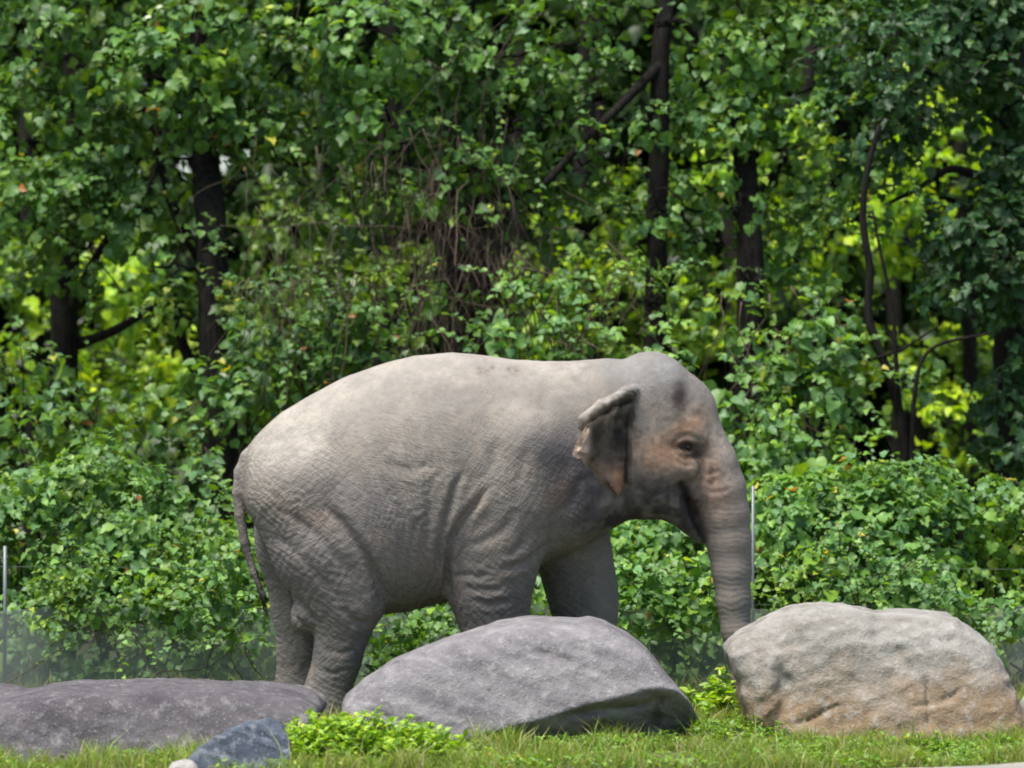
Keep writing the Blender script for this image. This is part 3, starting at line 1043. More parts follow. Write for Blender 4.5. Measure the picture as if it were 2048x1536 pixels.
def rock(name, label, outline, Y, half, mat, h=0.02, rnd=0.2, shear=0.0, amp=0.05, seed=1, cuts=(), grooves=(), strata=None, fine=0.02, group=None, dy=9):
    poly = [(P(a, b + dy, Y)[0], P(a, b + dy, Y)[2]) for a, b in outline]
    pa = np.array(poly)
    zc = (pa[:, 1].max()) * 0.5
    lo = np.array([pa[:, 0].min() - .12, Y - half - .6 * abs(shear) - .15, max(pa[:, 1].min() - .1, -0.35)])
    hi = np.array([pa[:, 0].max() + .12, Y + half + .6 * abs(shear) + .15, pa[:, 1].max() + .12])
    n = np.ceil((hi - lo) / h).astype(int) + 1
    ax = [lo[k] + np.arange(n[k]) * h for k in range(3)]
    gx, gz = ax[0][:, None], ax[2][None, :]
    d2 = poly_sdf(gx, gz, poly)[:, None, :]
    x, y, z = ax[0][:, None, None], ax[1][None, :, None], ax[2][None, None, :]
    dy = np.abs(y - Y - shear * (z - zc)) - half
    a, b = np.maximum(d2 + rnd, 0), np.maximum(dy + rnd, 0)
    D = np.sqrt(a * a + b * b) - rnd + np.minimum(np.maximum(d2 + rnd, dy + rnd), 0)
    for nx_, ny_, nz_, off, k in cuts:                     # planar breaks: n.p < off kept, smooth max with radius k
        q = nx_ * x + ny_ * y + nz_ * z - off
        hh = np.maximum(k - np.abs(D - q), 0) / k
        D = np.maximum(D, q) + hh * hh * k * 0.25
    G = np.stack(np.broadcast_arrays(x, y, z), -1)
    D = D + (fbm(G * 1.7, 3, seed) - 0.5) * amp * 2.0
    ridged = np.abs(fbm(G * np.array([2.6, 2.6, 4.2]), 3, seed + 5) - 0.5)
    D = D - np.minimum(ridged, 0.06) * amp * 3.0
    if strata:
        ux, uy, uz, wl, sa = strata
        u = (G[..., 0] * ux + G[..., 1] * uy + G[..., 2] * uz) / wl + fbm(G * 1.6, 3, seed + 8) * 3.0
        D = D + (np.abs(np.sin(np.pi * u)) ** 0.6 - 0.7) * sa
    for pts, dep, w in grooves:
        gp = [(P(p_, q_, Y)[0], P(p_, q_, Y)[2]) for p_, q_ in pts]
        gp = spline(gp, 20)
        wob = (fbm(np.stack(np.broadcast_arrays(gx, np.zeros_like(gx * gz), gz), -1) * 9.0, 3, seed + 33) - 0.5) * 1.6 * w
        dd, tt = polyline_dist(np.broadcast_to(gx, d2[:, 0, :].shape).copy(), np.broadcast_to(gz, d2[:, 0, :].shape).copy(), gp)
        dd = dd + wob
        D = D + (dep * np.exp(-(dd / w) ** 2) * np.clip(np.minimum(tt, 1 - tt) * 5, 0, 1))[:, None, :] * (y < Y)
    V, F = surface_nets(D.astype(np.float32), lo, h)
    V = smooth(V, F, 1, 0.4)
    N = vnormals(V, F)
    V = V + N * ((fbm(V * 13.0, 4, seed + 20) - 0.5) * fine)[:, None]
    base = np.array([pa[:, 0].mean(), Y, 0.0])
    me = mesh_np(name, V - base, F, mat)
    o = link(name, me, None, base, label=label, category='boulder')
    if group:
        o['group'] = group
    return o


GREY = rock_material('grey_granite', (0.115, 0.107, 0.114), (0.245, 0.232, 0.238), (0.31, 0.296, 0.296), streak=(0.35, 1, 3.0), con=(0.33, 0.67))
DARK = rock_material('brown_grey_rock', (0.062, 0.056, 0.064), (0.125, 0.114, 0.122), (0.25, 0.235, 0.235), streak=(0.3, 1, 2.6), pale=(1.30, 1.62, (0.30, 0.285, 0.27)))
BLUE = rock_material('blue_slate_rock', (0.026, 0.034, 0.052), (0.120, 0.142, 0.180), (0.30, 0.32, 0.35), streak=(0.4, 1, 4.0))
OCHRE = rock_material('pale_ochre_rock', (0.19, 0.177, 0.150), (0.32, 0.307, 0.283), (0.38, 0.368, 0.345), streak=(0.4, 1, 2.2),
                      con=(0.38, 0.62), low=(0.235, 0.155, 0.085), low_z=(0.16, 0.56))
PALE = rock_material('pale_stone', (0.28, 0.265, 0.245), (0.40, 0.385, 0.36), (0.48, 0.46, 0.44))

rock('boulder', 'large smooth grey boulder with dark undercut below the elephant\'s belly and forelegs',
     [(688, 1386), (721, 1357), (789, 1311), (850, 1288), (904, 1270), (950, 1255), (996, 1240), (1065, 1231), (1120, 1233), (1157, 1236), (1180, 1233), (1212, 1242), (1258, 1265),
      (1294, 1294), (1340, 1350), (1372, 1386), (1394, 1424), (1398, 1460), (1390, 1560), (700, 1560), (684, 1440)],
     -1.45, 0.50, GREY, h=0.017, rnd=0.16, shear=0.55, amp=0.012, seed=3,
     cuts=[(0.28, -0.66, -0.70, 1.295, 0.012), (0.62, -0.60, 0.50, 1.98, 0.02)],
     grooves=[([(1110, 1425), (1180, 1410), (1260, 1405), (1330, 1385)], 0.04, 0.025), ([(1030, 1285), (1120, 1310), (1220, 1345), (1330, 1400)], 0.014, 0.02), ([(1100, 1275), (1200, 1310), (1290, 1360)], 0.010, 0.02), ([(700, 1400), (800, 1428), (900, 1440), (960, 1450)], 0.016, 0.02), ([(1320, 1380), (1310, 1420), (1300, 1460)], 0.05, 0.03)], strata=(0.30, 0.0, 0.95, 0.22, 0.007), fine=0.010)

rock('boulder', 'pale grey boulder stained ochre on its lower half beside the elephant\'s trunk',
     [(1457, 1296), (1463, 1280), (1479, 1262), (1526, 1234), (1560, 1220), (1590, 1209), (1640, 1206), (1685, 1204), (1720, 1211), (1748, 1219), (1780, 1215), (1811, 1215), (1875, 1220),
      (1906, 1228), (1954, 1262), (1979, 1288), (2001, 1331), (2020, 1378), (2036, 1423), (2034, 1470), (2020, 1560), (1540, 1560), (1520, 1464), (1500, 1440), (1480, 1385), (1474, 1340)],
     -1.25, 0.55, OCHRE, h=0.018, rnd=0.22, shear=0.30, amp=0.035, seed=14,
     grooves=[([(1540, 1320), (1556, 1350), (1553, 1400), (1540, 1450), (1525, 1470)], 0.05, 0.055), ([(1700, 1395), (1655, 1400), (1610, 1425), (1570, 1437)], 0.030, 0.016),
              ([(1795, 1400), (1850, 1395), (1900, 1372), (1910, 1355)], 0.030, 0.016), ([(1740, 1230), (1775, 1290), (1800, 1345)], 0.03, 0.05),
              ([(1838, 1335), (1838, 1400), (1840, 1450)], 0.03, 0.014), ([(1500, 1330), (1560, 1285), (1640, 1270)], 0.016, 0.02)],
     strata=(-0.25, 0.0, 0.97, 0.13, 0.014), fine=0.022)

rock('boulder', 'long low brown-grey rock slab lying behind the blue stone',
     [(-260, 1420), (-120, 1392), (40, 1384), (80, 1376), (105, 1371), (187, 1367), (312, 1363), (437, 1364), (516, 1367), (562, 1375), (609, 1386), (634, 1400), (641, 1414), (622, 1436),
      (598, 1458), (570, 1480), (540, 1560), (-260, 1580)],
     -2.15, 0.75, DARK, h=0.02, rnd=0.09, shear=0.60, amp=0.026, seed=31, strata=(0.12, 0.0, 0.99, 0.20, 0.008), fine=0.022)

rock('boulder', 'dark blue-grey rounded stone lying in front of the long slab',
     [(381, 1512), (405, 1492), (437, 1474), (487, 1452), (531, 1444), (556, 1452), (572, 1472), (579, 1498), (578, 1545), (560, 1590), (380, 1590), (372, 1540)],
     -3.72, 0.23, BLUE, h=0.011, rnd=0.12, shear=0.3, amp=0.020, seed=45, strata=(0.45, 0.1, 0.88, 0.08, 0.016), fine=0.012, dy=-2, cuts=[(0.35, -0.75, 0.56, 2.35, 0.02)])

rock('boulder', 'rounded grey boulder top showing behind the long slab by the fence post',
     [(-260, 1395), (-150, 1372), (-60, 1362), (0, 1363), (31, 1370), (62, 1380), (90, 1400), (100, 1500), (-260, 1500)],
     -0.75, 0.42, DARK, h=0.022, rnd=0.2, shear=0.3, amp=0.03, seed=52, fine=0.02)

rock('boulder', 'pale boulder edge beyond the ochre-stained boulder',
     [(2041, 1420), (2046, 1395), (2060, 1380), (2110, 1362), (2180, 1372), (2220, 1420), (2230, 1520), (2060, 1520), (2042, 1460)],
     -1.35, 0.30, PALE, h=0.02, rnd=0.14, shear=0.2, amp=0.025, seed=63, fine=0.02)

rock('small_stone', 'small pale stone against the blue-grey stone',
     [(338, 1536), (346, 1526), (365, 1521), (384, 1523), (394, 1534), (392, 1570), (340, 1570)],
     -3.95, 0.06, PALE, h=0.008, rnd=0.04, shear=0.1, amp=0.008, seed=71, fine=0.006, dy=0)


# ------------------------------------------------------------------ leaves
def leaf_shape(kind):
    """outline + centre fan, base at the origin, tip along +Y, face along +Z"""
    if kind == 'lobed':
        half = [(0.12, -0.08), (0.34, -0.02), (0.50, 0.20), (0.41, 0.38), (0.43, 0.58), (0.26, 0.66), (0.13, 0.84)]
        cen = (0, 0.34)
    elif kind == 'heart':
        half = [(0.14, -0.10), (0.36, -0.04), (0.47, 0.18), (0.42, 0.42), (0.26, 0.66), (0.11, 0.84)]
        cen = (0, 0.30)
    elif kind == 'oak':
        half = [(0.06, 0.0), (0.20, 0.14), (0.12, 0.26), (0.33, 0.38), (0.17, 0.50), (0.34, 0.68), (0.14, 0.76)]
        cen = (0, 0.45)
    else:                                            # oval leaflet
        half = [(0.12, 0.08), (0.24, 0.30), (0.24, 0.55), (0.12, 0.82)]
        cen = (0, 0.45)
    out = [(0.0, 0.0)] + half + [(0.0, 1.0)] + [(-a, b) for a, b in reversed(half)]
    V = np.array([(cen[0], cen[1], 0.0)] + [(a, b, 0.0) for a, b in out])
    V[:, 2] = 0.32 * np.abs(V[:, 0]) - 0.28 * (V[:, 1] - 0.3) ** 2
    V[:, 2] += 0.05 * np.sin(V[:, 0] * 11 + V[:, 1] * 7)
    n = len(out)
    F = np.array([(0, 1 + i, 1 + (i + 1) % n) for i in range(n)])[:, [0, 2, 1]]
    return V, F


SHAPES = {k: leaf_shape(k) for k in ('lobed', 'heart', 'oak', 'oval')}

PAL = {   # linear base colours
    'bush': [(0.088, 0.170, 0.036, 4), (0.115, 0.210, 0.042, 3), (0.080, 0.160, 0.052, 3), (0.150, 0.245, 0.040, 1.2), (0.055, 0.112, 0.030, 2), (0.34, 0.27, 0.05, 0.05), (0.24, 0.09, 0.03, 0.03)],
    'bright': [(0.140, 0.240, 0.032, 4), (0.185, 0.280, 0.034, 2.5), (0.100, 0.190, 0.036, 2), (0.28, 0.32, 0.04, 0.6), (0.40, 0.24, 0.05, 0.06)],
    'vine': [(0.068, 0.142, 0.030, 4), (0.092, 0.178, 0.036, 3), (0.070, 0.150, 0.058, 2), (0.160, 0.235, 0.036, 1.0), (0.040, 0.085, 0.024, 2.5), (0.38, 0.33, 0.05, 0.10), (0.36, 0.13, 0.045, 0.06), (0.44, 0.45, 0.36, 0.10)],
    'dark': [(0.026, 0.088, 0.032, 4), (0.036, 0.112, 0.040, 3), (0.018, 0.060, 0.024, 3), (0.065, 0.150, 0.032, 0.9)],
    'olive': [(0.080, 0.165, 0.014, 3), (0.115, 0.220, 0.014, 3), (0.050, 0.110, 0.014, 3), (0.19, 0.30, 0.02, 1)],
    'yellow': [(0.330, 0.500, 0.014, 3), (0.220, 0.400, 0.014, 3), (0.430, 0.560, 0.020, 1.5), (0.090, 0.210, 0.016, 2)],  # glow of sun through the leaves painted into their base colour
    'weed': [(0.200, 0.330, 0.032, 4), (0.250, 0.380, 0.036, 3), (0.130, 0.240, 0.032, 2), (0.32, 0.37, 0.06, 0.8)],
    'deep': [(0.026, 0.070, 0.014, 3), (0.040, 0.100, 0.016, 2), (0.016, 0.046, 0.012, 3), (0.075, 0.150, 0.016, 0.8)],
}


def pick(pal, n, common=False):
    a = np.array(PAL[pal])
    if common:
        a = a[a[:, 3] > 0.3]
    w = a[:, 3] / a[:, 3].sum()
    c = a[rng.choice(len(a), n, p=w), :3]
    c = c * (0.80 + 0.40 * rng.random((n, 1)))
    if pal == 'weed':
        c = c * 1.3
    if pal in ('bush', 'bright', 'vine'):
        c = c * (np.array([1.28, 1.42, 1.60]) if pal == 'bush' else np.array([1.08, 1.22, 1.15]))
    return c


def frames(nrm, tip):
    nrm = nrm / np.maximum(np.linalg.norm(nrm, axis=1), 1e-9)[:, None]
    tip = tip - nrm * np.sum(nrm * tip, 1)[:, None]
    tip /= np.maximum(np.linalg.norm(tip, axis=1), 1e-9)[:, None]
    xax = np.cross(tip, nrm)
    return np.stack([xax, tip, nrm], -1)             # columns


def leaves_mesh(name, pos, nrm, tip, size, col, kind, mat):
    LV, LF = SHAPES[kind]
    R = frames(nrm, tip)
    V = np.einsum('nij,vj->nvi', R, LV) * size[:, None, None] + pos[:, None, :]
    k = len(LV)
    F = (LF[None] + (np.arange(len(pos)) * k)[:, None, None]).reshape(-1, 3)
    c = np.repeat(col[:, None, :], k, 1)
    c = c * np.where(np.arange(k) == 0, 1.10, 0.97)[None, :, None]      # paler midrib
    return mesh_np(name, V.reshape(-1, 3), F, mat, c.reshape(-1, 3), shade=True)


LEAF_VARIANTS = {}


def leaf_variant(kind, pal, mat):
    key = (kind, pal, mat.name)
    if key not in LEAF_VARIANTS:
        LV, LF = SHAPES[kind]
        L = []
        for c in pick(pal, 14, True):
            W = LV.copy()
            W[:, 2] += rng.normal(0, 0.03, len(W))
            t = np.repeat(c[None], len(LV), 0)
            t[0] *= 1.10
            L.append(mesh_np('leaf', W, LF, mat, t, shade=True))
        LEAF_VARIANTS[key] = L
    return LEAF_VARIANTS[key]


def blob_leaves(blobs, dens, size, out_w=0.7, up_w=0.5, rnd_w=0.55, gap=0.42, gscale=2.8, seed=0, shell=0.38):
    """sample leaves through lumpy blobs: (px, py, Y, rx_px, rz_px, ry_m[, density factor])"""
    cs, rs, ds = [], [], []
    for b in blobs:
        px, py, Y, rx, rz, ry = b[:6]
        s = (CAM_D + Y) / FPX
        cs.append(P(px, py, Y))
        rs.append((rx * s, ry, rz * s))
        ds.append(b[6] if len(b) > 6 else 1.0)
    Ps, Ns = [], []
    for c, r, dm in zip(cs, rs, ds):
        area = math.pi * r[0] * r[2]
        n = int(area * dens * dm * 1.45)
        if n < 1:
            continue
        u = rng.normal(0, 1, (n, 3))
        u /= np.linalg.norm(u, axis=1)[:, None]
        u[:, 1] = np.where(rng.random(n) < 0.65, -np.abs(u[:, 1]), u[:, 1])      # the outer, lit side carries more leaves
        t = 1 - shell * rng.random(n) ** 1.6
        lump = 0.64 + 0.74 * fbm(np.array(c) + u * 1.9, 3, seed + 3)
        p = np.array(c) + u * np.array(r) * (t * lump)[:, None]
        nn = u / np.array(r)
        nn /= np.linalg.norm(nn, axis=1)[:, None]
        Ps.append(p)
        Ns.append(nn)
    p, nn = np.concatenate(Ps), np.concatenate(Ns)
    g = fbm(p * gscale, 3, seed)
    keep = (g + rng.normal(0, 0.03, len(p))) > gap + (0.05 if np.mean([b[2] for b in blobs]) > 5 else 0.045)
    keep &= p[:, 2] > 0.02
    p, nn = p[keep], nn[keep]
    n = len(p)
    nrm = nn * out_w + np.array([0, -0.12, up_w]) + rng.normal(0, rnd_w, (n, 3))
    tip = nn * 0.5 + np.array([0, 0, -0.75]) + rng.normal(0, 0.5, (n, 3))
    sz = size * 0.82 * np.clip(np.exp(rng.normal(0, 0.26, n)), 0.5, 1.55) * np.where(rng.random(n) < 0.04, 1.45, 1.0)
    return p, nrm, tip, sz


def shoots(blobs, n, length, size, seed):
    """loose sprays leaving the crown surface: stems with alternate leaves"""
    r_ = np.random.default_rng(seed + 900)
    Ps, Ns, Ts, Ss, L = [], [], [], [], []
    w = np.array([b[3] * b[4] for b in blobs], float)
    w /= w.sum()
    for k in range(n):
        b = blobs[int(r_.choice(len(blobs), p=w))]
        s = (CAM_D + b[2]) / FPX
        c, r = np.array(P(b[0], b[1], b[2])), np.array([b[3] * s, b[5], b[4] * s])
        u = r_.normal(0, 1, 3)
        u[1] = -abs(u[1])
        u /= np.linalg.norm(u)
        a = c + u * r * 0.8
        if a[2] < 0.1:
            continue
        ln = length * r_.uniform(0.5, 1.5)
        d = u * 0.6 + np.array([r_.normal(0, 0.4), -0.2, r_.uniform(-0.5, 0.9)])
        d /= np.linalg.norm(d)
        e = a + d * ln + np.array([0, 0, -0.25 * ln])
        m = 9
        st_ = spline([a, a + d * ln * 0.55, e], m)
        L.append(tube(st_, np.linspace(0.0045, 0.0018, m), 4))
        nl = max(4, int(ln / (size * 0.55)))
        for j in range(nl):
            t = (0.15 + 0.85 * j / nl) * (m - 1)
            i = min(int(t), m - 2)
            p = st_[i] + (st_[i + 1] - st_[i]) * (t - i)
            side = np.cross(d, (0, 0, 1.0)) * (1 if j % 2 else -1)
            Ps.append(p)
            Ts.append(side + d * 0.5 + r_.normal(0, 0.25, 3) + np.array([0, 0, -0.3]))
            Ns.append(np.array([0, -0.35, 0.9]) + r_.normal(0, 0.35, 3))
            Ss.append(size * r_.uniform(0.55, 1.15) * (1.0 - 0.45 * j / nl))
    return tuple(map(np.array, (Ps, Ns, Ts, Ss))), L


def foliage(root, blobs, pal, kind, dens, size, mat=None, n_single=120, part='foliage', pal2=None, f2=0.0, n_shoots=0, mix=None, **kw):
    """leaves of one plant: the nearest well seen ones as single leaf objects, the rest as one foliage part"""
    mat = mat or LEAF
    seed = kw.get('seed', 0)
    near = np.mean([b[2] for b in blobs]) < 5
    dens, size = (dens * 1.75, size * 0.74) if near else (dens * 1.25, size * 0.88)
    p, nrm, tip, sz = blob_leaves(blobs, dens, size, **kw)
    base = np.array(root.location)
    if n_shoots:
        (a_, b_, c_, d_), L = shoots(blobs, n_shoots, 0.34 if near else 0.5, size, seed)
        p, nrm, tip, sz = np.concatenate([p, a_]), np.concatenate([nrm, b_]), np.concatenate([tip, c_]), np.concatenate([sz, d_])
        V_, F_ = join(L)
        link('shoots', mesh_np('shoots', V_ - base, F_, TWIG), root, kind='stuff')
    n = len(p)
    col = pick(pal, n)
    if pal2:
        z = fbm(p * 1.1, 2, seed + 50) + rng.normal(0, 0.06, n)
        m = z > np.quantile(z, 1 - f2)
        col[m] = pick(pal2, int(m.sum()))
    # plant-wide drift in colour from spray to spray
    d = fbm(p * 1.6, 3, seed + 31) - 0.5
    col = col * (1 + 0.7 * d)[:, None]
    # single leaves: toward the open side, larger, inside the view
    s = FPX / (CAM_D + p[:, 1])
    u, v = 1024 + p[:, 0] * s, 768 + (CAM_H - p[:, 2]) * s
    score = -p[:, 1] + 3.0 * sz + rng.random(n) * 0.6
    score[(u < 5) | (u > 2043) | (v < 5) | (v > 1500)] = -1e9
    order = np.argsort(-score)
    ns = min(n_single, int((score > -1e8).sum()))
    one, rest = order[:ns], order[ns:]
    k2 = mix or {'lobed': 'heart', 'heart': 'oval', 'oak': 'lobed'}.get(kind, kind)
    zz = fbm(p * 1.3, 2, seed + 61)
    alt = zz > np.quantile(zz, 0.68)
    sel = rest[~alt[rest]]
    me = leaves_mesh(part, p[sel] - base, nrm[sel], tip[sel], sz[sel], col[sel], kind, mat)
    link(part, me, root, kind='stuff')
    sel = rest[alt[rest]]
    me = leaves_mesh('climber', p[sel] - base, nrm[sel], tip[sel], sz[sel] * 0.85, col[sel] * np.array([1.12, 1.05, 0.9]), k2, mat)
    link('climber', me, root, kind='stuff')
    var = leaf_variant(kind, pal, mat)
    R = frames(nrm[one], tip[one])
    for q, i in enumerate(one):
        o = bpy.data.objects.new('leaf', var[int(rng.integers(len(var)))])
        COL.objects.link(o)
        o.parent = root
        M = Matrix([[*(R[q, 0] * sz[i]), p[i, 0] - base[0]], [*(R[q, 1] * sz[i]), p[i, 1] - base[1]], [*(R[q, 2] * sz[i]), p[i, 2] - base[2]], [0, 0, 0, 1]])
        o.matrix_local = M
    return n


def wander(a, b, n, amp, seed):
    a, b = np.array(a, float), np.array(b, float)
    t = np.linspace(0, 1, n)[:, None]
    p = a + (b - a) * t
    r = np.random.default_rng(seed)
    k = r.normal(0, 1, (4, 3))
    ph = r.random((4, 3)) * 6.28
    for i in range(4):
        p = p + amp / (i + 1) * k[i] * np.sin(t * (i + 1) * 3.3 + ph[i]) * np.minimum(t * 4, 1)
    return p


def limb(pts, r0, r1, seg=8, n=16, seed=0, jit=0.16):
    c = spline(pts, n)
    return tube(c, np.linspace(r0, r1, n), seg, jit, seed)


def stems(lo, hi, n, r=(0.003, 0.009), droop=0.3, seed=0, long=(0.6, 1.8), base=(0, 0, 0), spread=0.35):
    """tangle of thin vine stems inside a px/py/Y box"""
    r_ = np.random.default_rng(seed)
    L = []
    for k in range(n):
        px, py = r_.uniform(lo[0], hi[0]), r_.uniform(lo[1], hi[1])
        Y = r_.uniform(lo[2], hi[2])
        a = np.array(P(px, py, Y))
        ln = r_.uniform(*long)
        d = np.array([r_.normal(0, spread), r_.normal(0, 0.12), -1.0 if r_.random() < 0.88 else r_.normal(0, .4)])
        d /= np.linalg.norm(d)
        b = a + d * ln
        b[2] = max(b[2], 0.0)
        c = wander(a, b, 12, 0.07 * ln, int(r_.integers(1e6)))
        rr = r_.uniform(*r)
        L.append(tube(c, np.linspace(rr, rr * 0.55, 12), 5))
    V, F = join(L)
    return V - np.array(base), F


def tree(label, name, trunk_pts, r0, r1, limbs, blobs, pal, kind, dens, size, group=None, bark=None, seed=0, n_single=120, extra=None, **kw):
    """trunk_pts / limbs in (px, py, Y); limbs: (points, r0, r1)"""
    tp = [P(*q) for q in trunk_pts]
    base = (tp[0][0], tp[0][1], 0.0)
    root = thing(name, label, 'tree', base, group)
    V, F = limb(tp, r0, r1, 14, 30, seed)
    tr = link('trunk', mesh_np('trunk', V - np.array(base), F, bark or BARK), root)
    for i, (pts, a, b) in enumerate(limbs):
        V, F = limb([P(*q) for q in pts], a, b, 8, 18, seed + 3 + i)
        link('branch', mesh_np('branch', V - np.array(base), F, bark or BARK), root)
    # short twigs reaching from the limbs into the crown
    r_ = np.random.default_rng(seed + 77)
    L = []
    for b in blobs:
        c = np.array(P(b[0], b[1], b[2]))
        for k in range(4):
            s = (CAM_D + b[2]) / FPX
            e = c + r_.normal(0, 0.45, 3) * np.array([b[3] * s, b[5], b[4] * s])
            L.append(tube(wander(c, e, 8, 0.05, int(r_.integers(1e6))), np.linspace(0.016, 0.004, 8), 5))
    V, F = join(L)
    link('twigs', mesh_np('twigs', V - np.array(base), F, bark or BARK), root, kind='stuff')
    if extra is not None:
        V, F = extra
        link('vine_stems', mesh_np('vine_stems', V - np.array(base), F, TWIG), root, kind='stuff')
    foliage(root, blobs, pal, kind, dens, size, seed=seed, n_single=n_single, part='crown', n_shoots=len(blobs) * 4, **kw)
    return root


def shrub(label, name, cat, base_px, blobs, pal, kind, dens, size, group=None, n_stems=14, seed=0, n_single=150, extra=None, stem_mat=None, stem_r=0.014, **kw):
    bx = P(base_px[0], 768, base_px[1])[0]
    base = (bx, base_px[1], 0.0)
    root = thing(name, label, cat, base, group)
    r_ = np.random.default_rng(seed + 5)
    L = []
    for k in range(n_stems):
        b = blobs[int(r_.integers(len(blobs)))]
        s = (CAM_D + b[2]) / FPX
        c = np.array(P(b[0], b[1], b[2])) + r_.normal(0, 0.5, 3) * np.array([b[3] * s, b[5] * 0.6, b[4] * s])
        f = np.array([bx + r_.normal(0, 0.5) + (c[0] - bx) * 0.6, b[2] + r_.normal(0, 0.2), 0.0])
        L.append(tube(wander(f, c, 12, 0.07, int(r_.integers(1e6))), np.linspace(stem_r, stem_r * 0.35, 12), 6))
    V, F = join(L)
    link('stems', mesh_np('stems', V - np.array(base), F, stem_mat or BARK), root, kind='stuff')
    if extra is not None:
        V, F = extra
        link('dry_stems', mesh_np('dry_stems', V - np.array(base), F, TWIG), root, kind='stuff')
    foliage(root, blobs, pal, kind, dens, size, seed=seed, n_single=n_single, n_shoots=len(blobs) * 10, **kw)
    return root


# ---- bushes just behind the fence
shrub('rounded green lobed-leaf bush behind the elephant\'s tail and the long slab', 'leafy_bush', 'bush', (240, 3.6),
      [(60, 1130, 3.4, 170, 190, 0.75), (190, 1060, 3.7, 190, 180, 0.75), (330, 1130, 3.5, 180, 190, 0.8), (440, 1180, 3.3, 130, 170, 0.7), (120, 1280, 3.0, 190, 130, 0.6),
       (330, 1300, 3.0, 190, 110, 0.55), (190, 980, 4.0, 120, 80, 0.5), (-80, 1150, 3.5, 160, 200, 0.7), (430, 1060, 3.9, 110, 110, 0.6), (500, 1290, 3.0, 120, 110, 0.5)],
      'bush', 'lobed', 620, 0.105, seed=101, n_single=280, pal2='bright', f2=0.18, gap=0.40)
shrub('low green bush seen under the elephant\'s belly and between its forelegs', 'leafy_bush', 'bush', (850, 3.4),
      [(700, 1230, 3.3, 160, 150, 0.6), (850, 1230, 3.4, 150, 150, 0.6), (1000, 1210, 3.4, 150, 160, 0.6), (840, 1320, 3.0, 170, 90, 0.5), (1080, 1200, 3.4, 100, 150, 0.5), (600, 1200, 3.5, 120, 160, 0.5)],
      'bush', 'lobed', 620, 0.105, seed=117, n_single=160, pal2='bright', f2=0.2, gap=0.38)
shrub('dense green bush framed between the elephant\'s chest and its trunk', 'leafy_bush', 'bush', (1310, 3.4),
      [(1230, 1180, 3.3, 130, 160, 0.6), (1330, 1130, 3.4, 130, 150, 0.6), (1420, 1140, 3.5, 130, 160, 0.6), (1300, 1290, 3.0, 170, 90, 0.5), (1440, 1280, 3.0, 120, 100, 0.5)],
      'bush', 'lobed', 640, 0.108, seed=129, n_single=220, gap=0.36)
shrub('tall mounded green bush behind the ochre-stained boulder', 'leafy_bush', 'bush', (1700, 3.6),
      [(1590, 1090, 3.4, 130, 150, 0.65), (1700, 1035, 3.6, 160, 120, 0.75), (1800, 1000, 3.8, 140, 90, 0.7), (1750, 1110, 3.4, 170, 140, 0.7), (1620, 1190, 3.1, 170, 110, 0.6),
       (1860, 1090, 3.6, 110, 110, 0.6), (1780, 1220, 3.0, 150, 90, 0.5), (1560, 1010, 3.7, 80, 60, 0.4)],
      'bush', 'lobed', 640, 0.108, seed=137, n_single=280, pal2='bright', f2=0.12, gap=0.37)
shrub('yellow-green bush with open dark gaps at the end of the wire fence', 'leafy_bush', 'bush', (2010, 3.9),
      [(1990, 1040, 3.9, 120, 90, 0.6), (2080, 1080, 3.9, 120, 140, 0.6), (1960, 1200, 3.4, 110, 60, 0.5, 0.7), (2060, 1230, 3.3, 120, 90, 0.5, 0.8), (1930, 1270, 3.1, 130, 70, 0.5), (2170, 1150, 3.8, 120, 170, 0.6)],
      'bright', 'lobed', 560, 0.108, seed=149, n_single=160, pal2='bush', f2=0.45, gap=0.42)

for lab, bx, bl in (('low leafy sprays growing through the fence mesh behind the long slab', 260, [(140, 1240, 1.74, 80, 40, 0.16), (250, 1215, 1.79, 130, 45, 0.16), (420, 1225, 1.74, 110, 50, 0.16), (510, 1250, 1.64, 60, 60, 0.14), (170, 1170, 1.84, 110, 50, 0.14, 0.6), (380, 1140, 1.84, 120, 50, 0.14, 0.6), (130, 1150, 1.84, 60, 60, 0.14, 0.6)]),
                     ('low leafy sprays growing through the fence mesh behind the forelegs and trunk', 1280, [(1270, 1225, 1.74, 90, 45, 0.16), (1380, 1215, 1.74, 80, 45, 0.16), (1150, 1210, 1.74, 90, 45, 0.16), (1300, 1150, 1.84, 110, 50, 0.14, 0.7), (900, 1235, 1.74, 100, 45, 0.16), (780, 1250, 1.64, 90, 50, 0.16), (840, 1300, 1.8, 100, 40, 0.14, 0.8)]),
                     ('low leafy sprays growing through the fence mesh beyond the ochre-stained boulder', 1850, [(1650, 1200, 1.74, 90, 50, 0.16), (1760, 1190, 1.74, 110, 50, 0.16), (1880, 1215, 1.74, 90, 40, 0.16), (2010, 1235, 1.74, 70, 40, 0.16), (1680, 1140, 1.84, 150, 45, 0.14, 0.7), (1610, 1140, 1.84, 50, 60, 0.14, 0.7), (1850, 1140, 1.84, 70, 40, 0.14, 0.7)])):
    shrub(lab, 'leafy_sprays', 'bush', (bx, 2.0), bl, 'bush', 'lobed', 300, 0.100, seed=int(bx) + 1000, n_single=90, pal2='bright', f2=0.25, gap=0.42, n_stems=6, stem_r=0.005, stem_mat=TWIG)

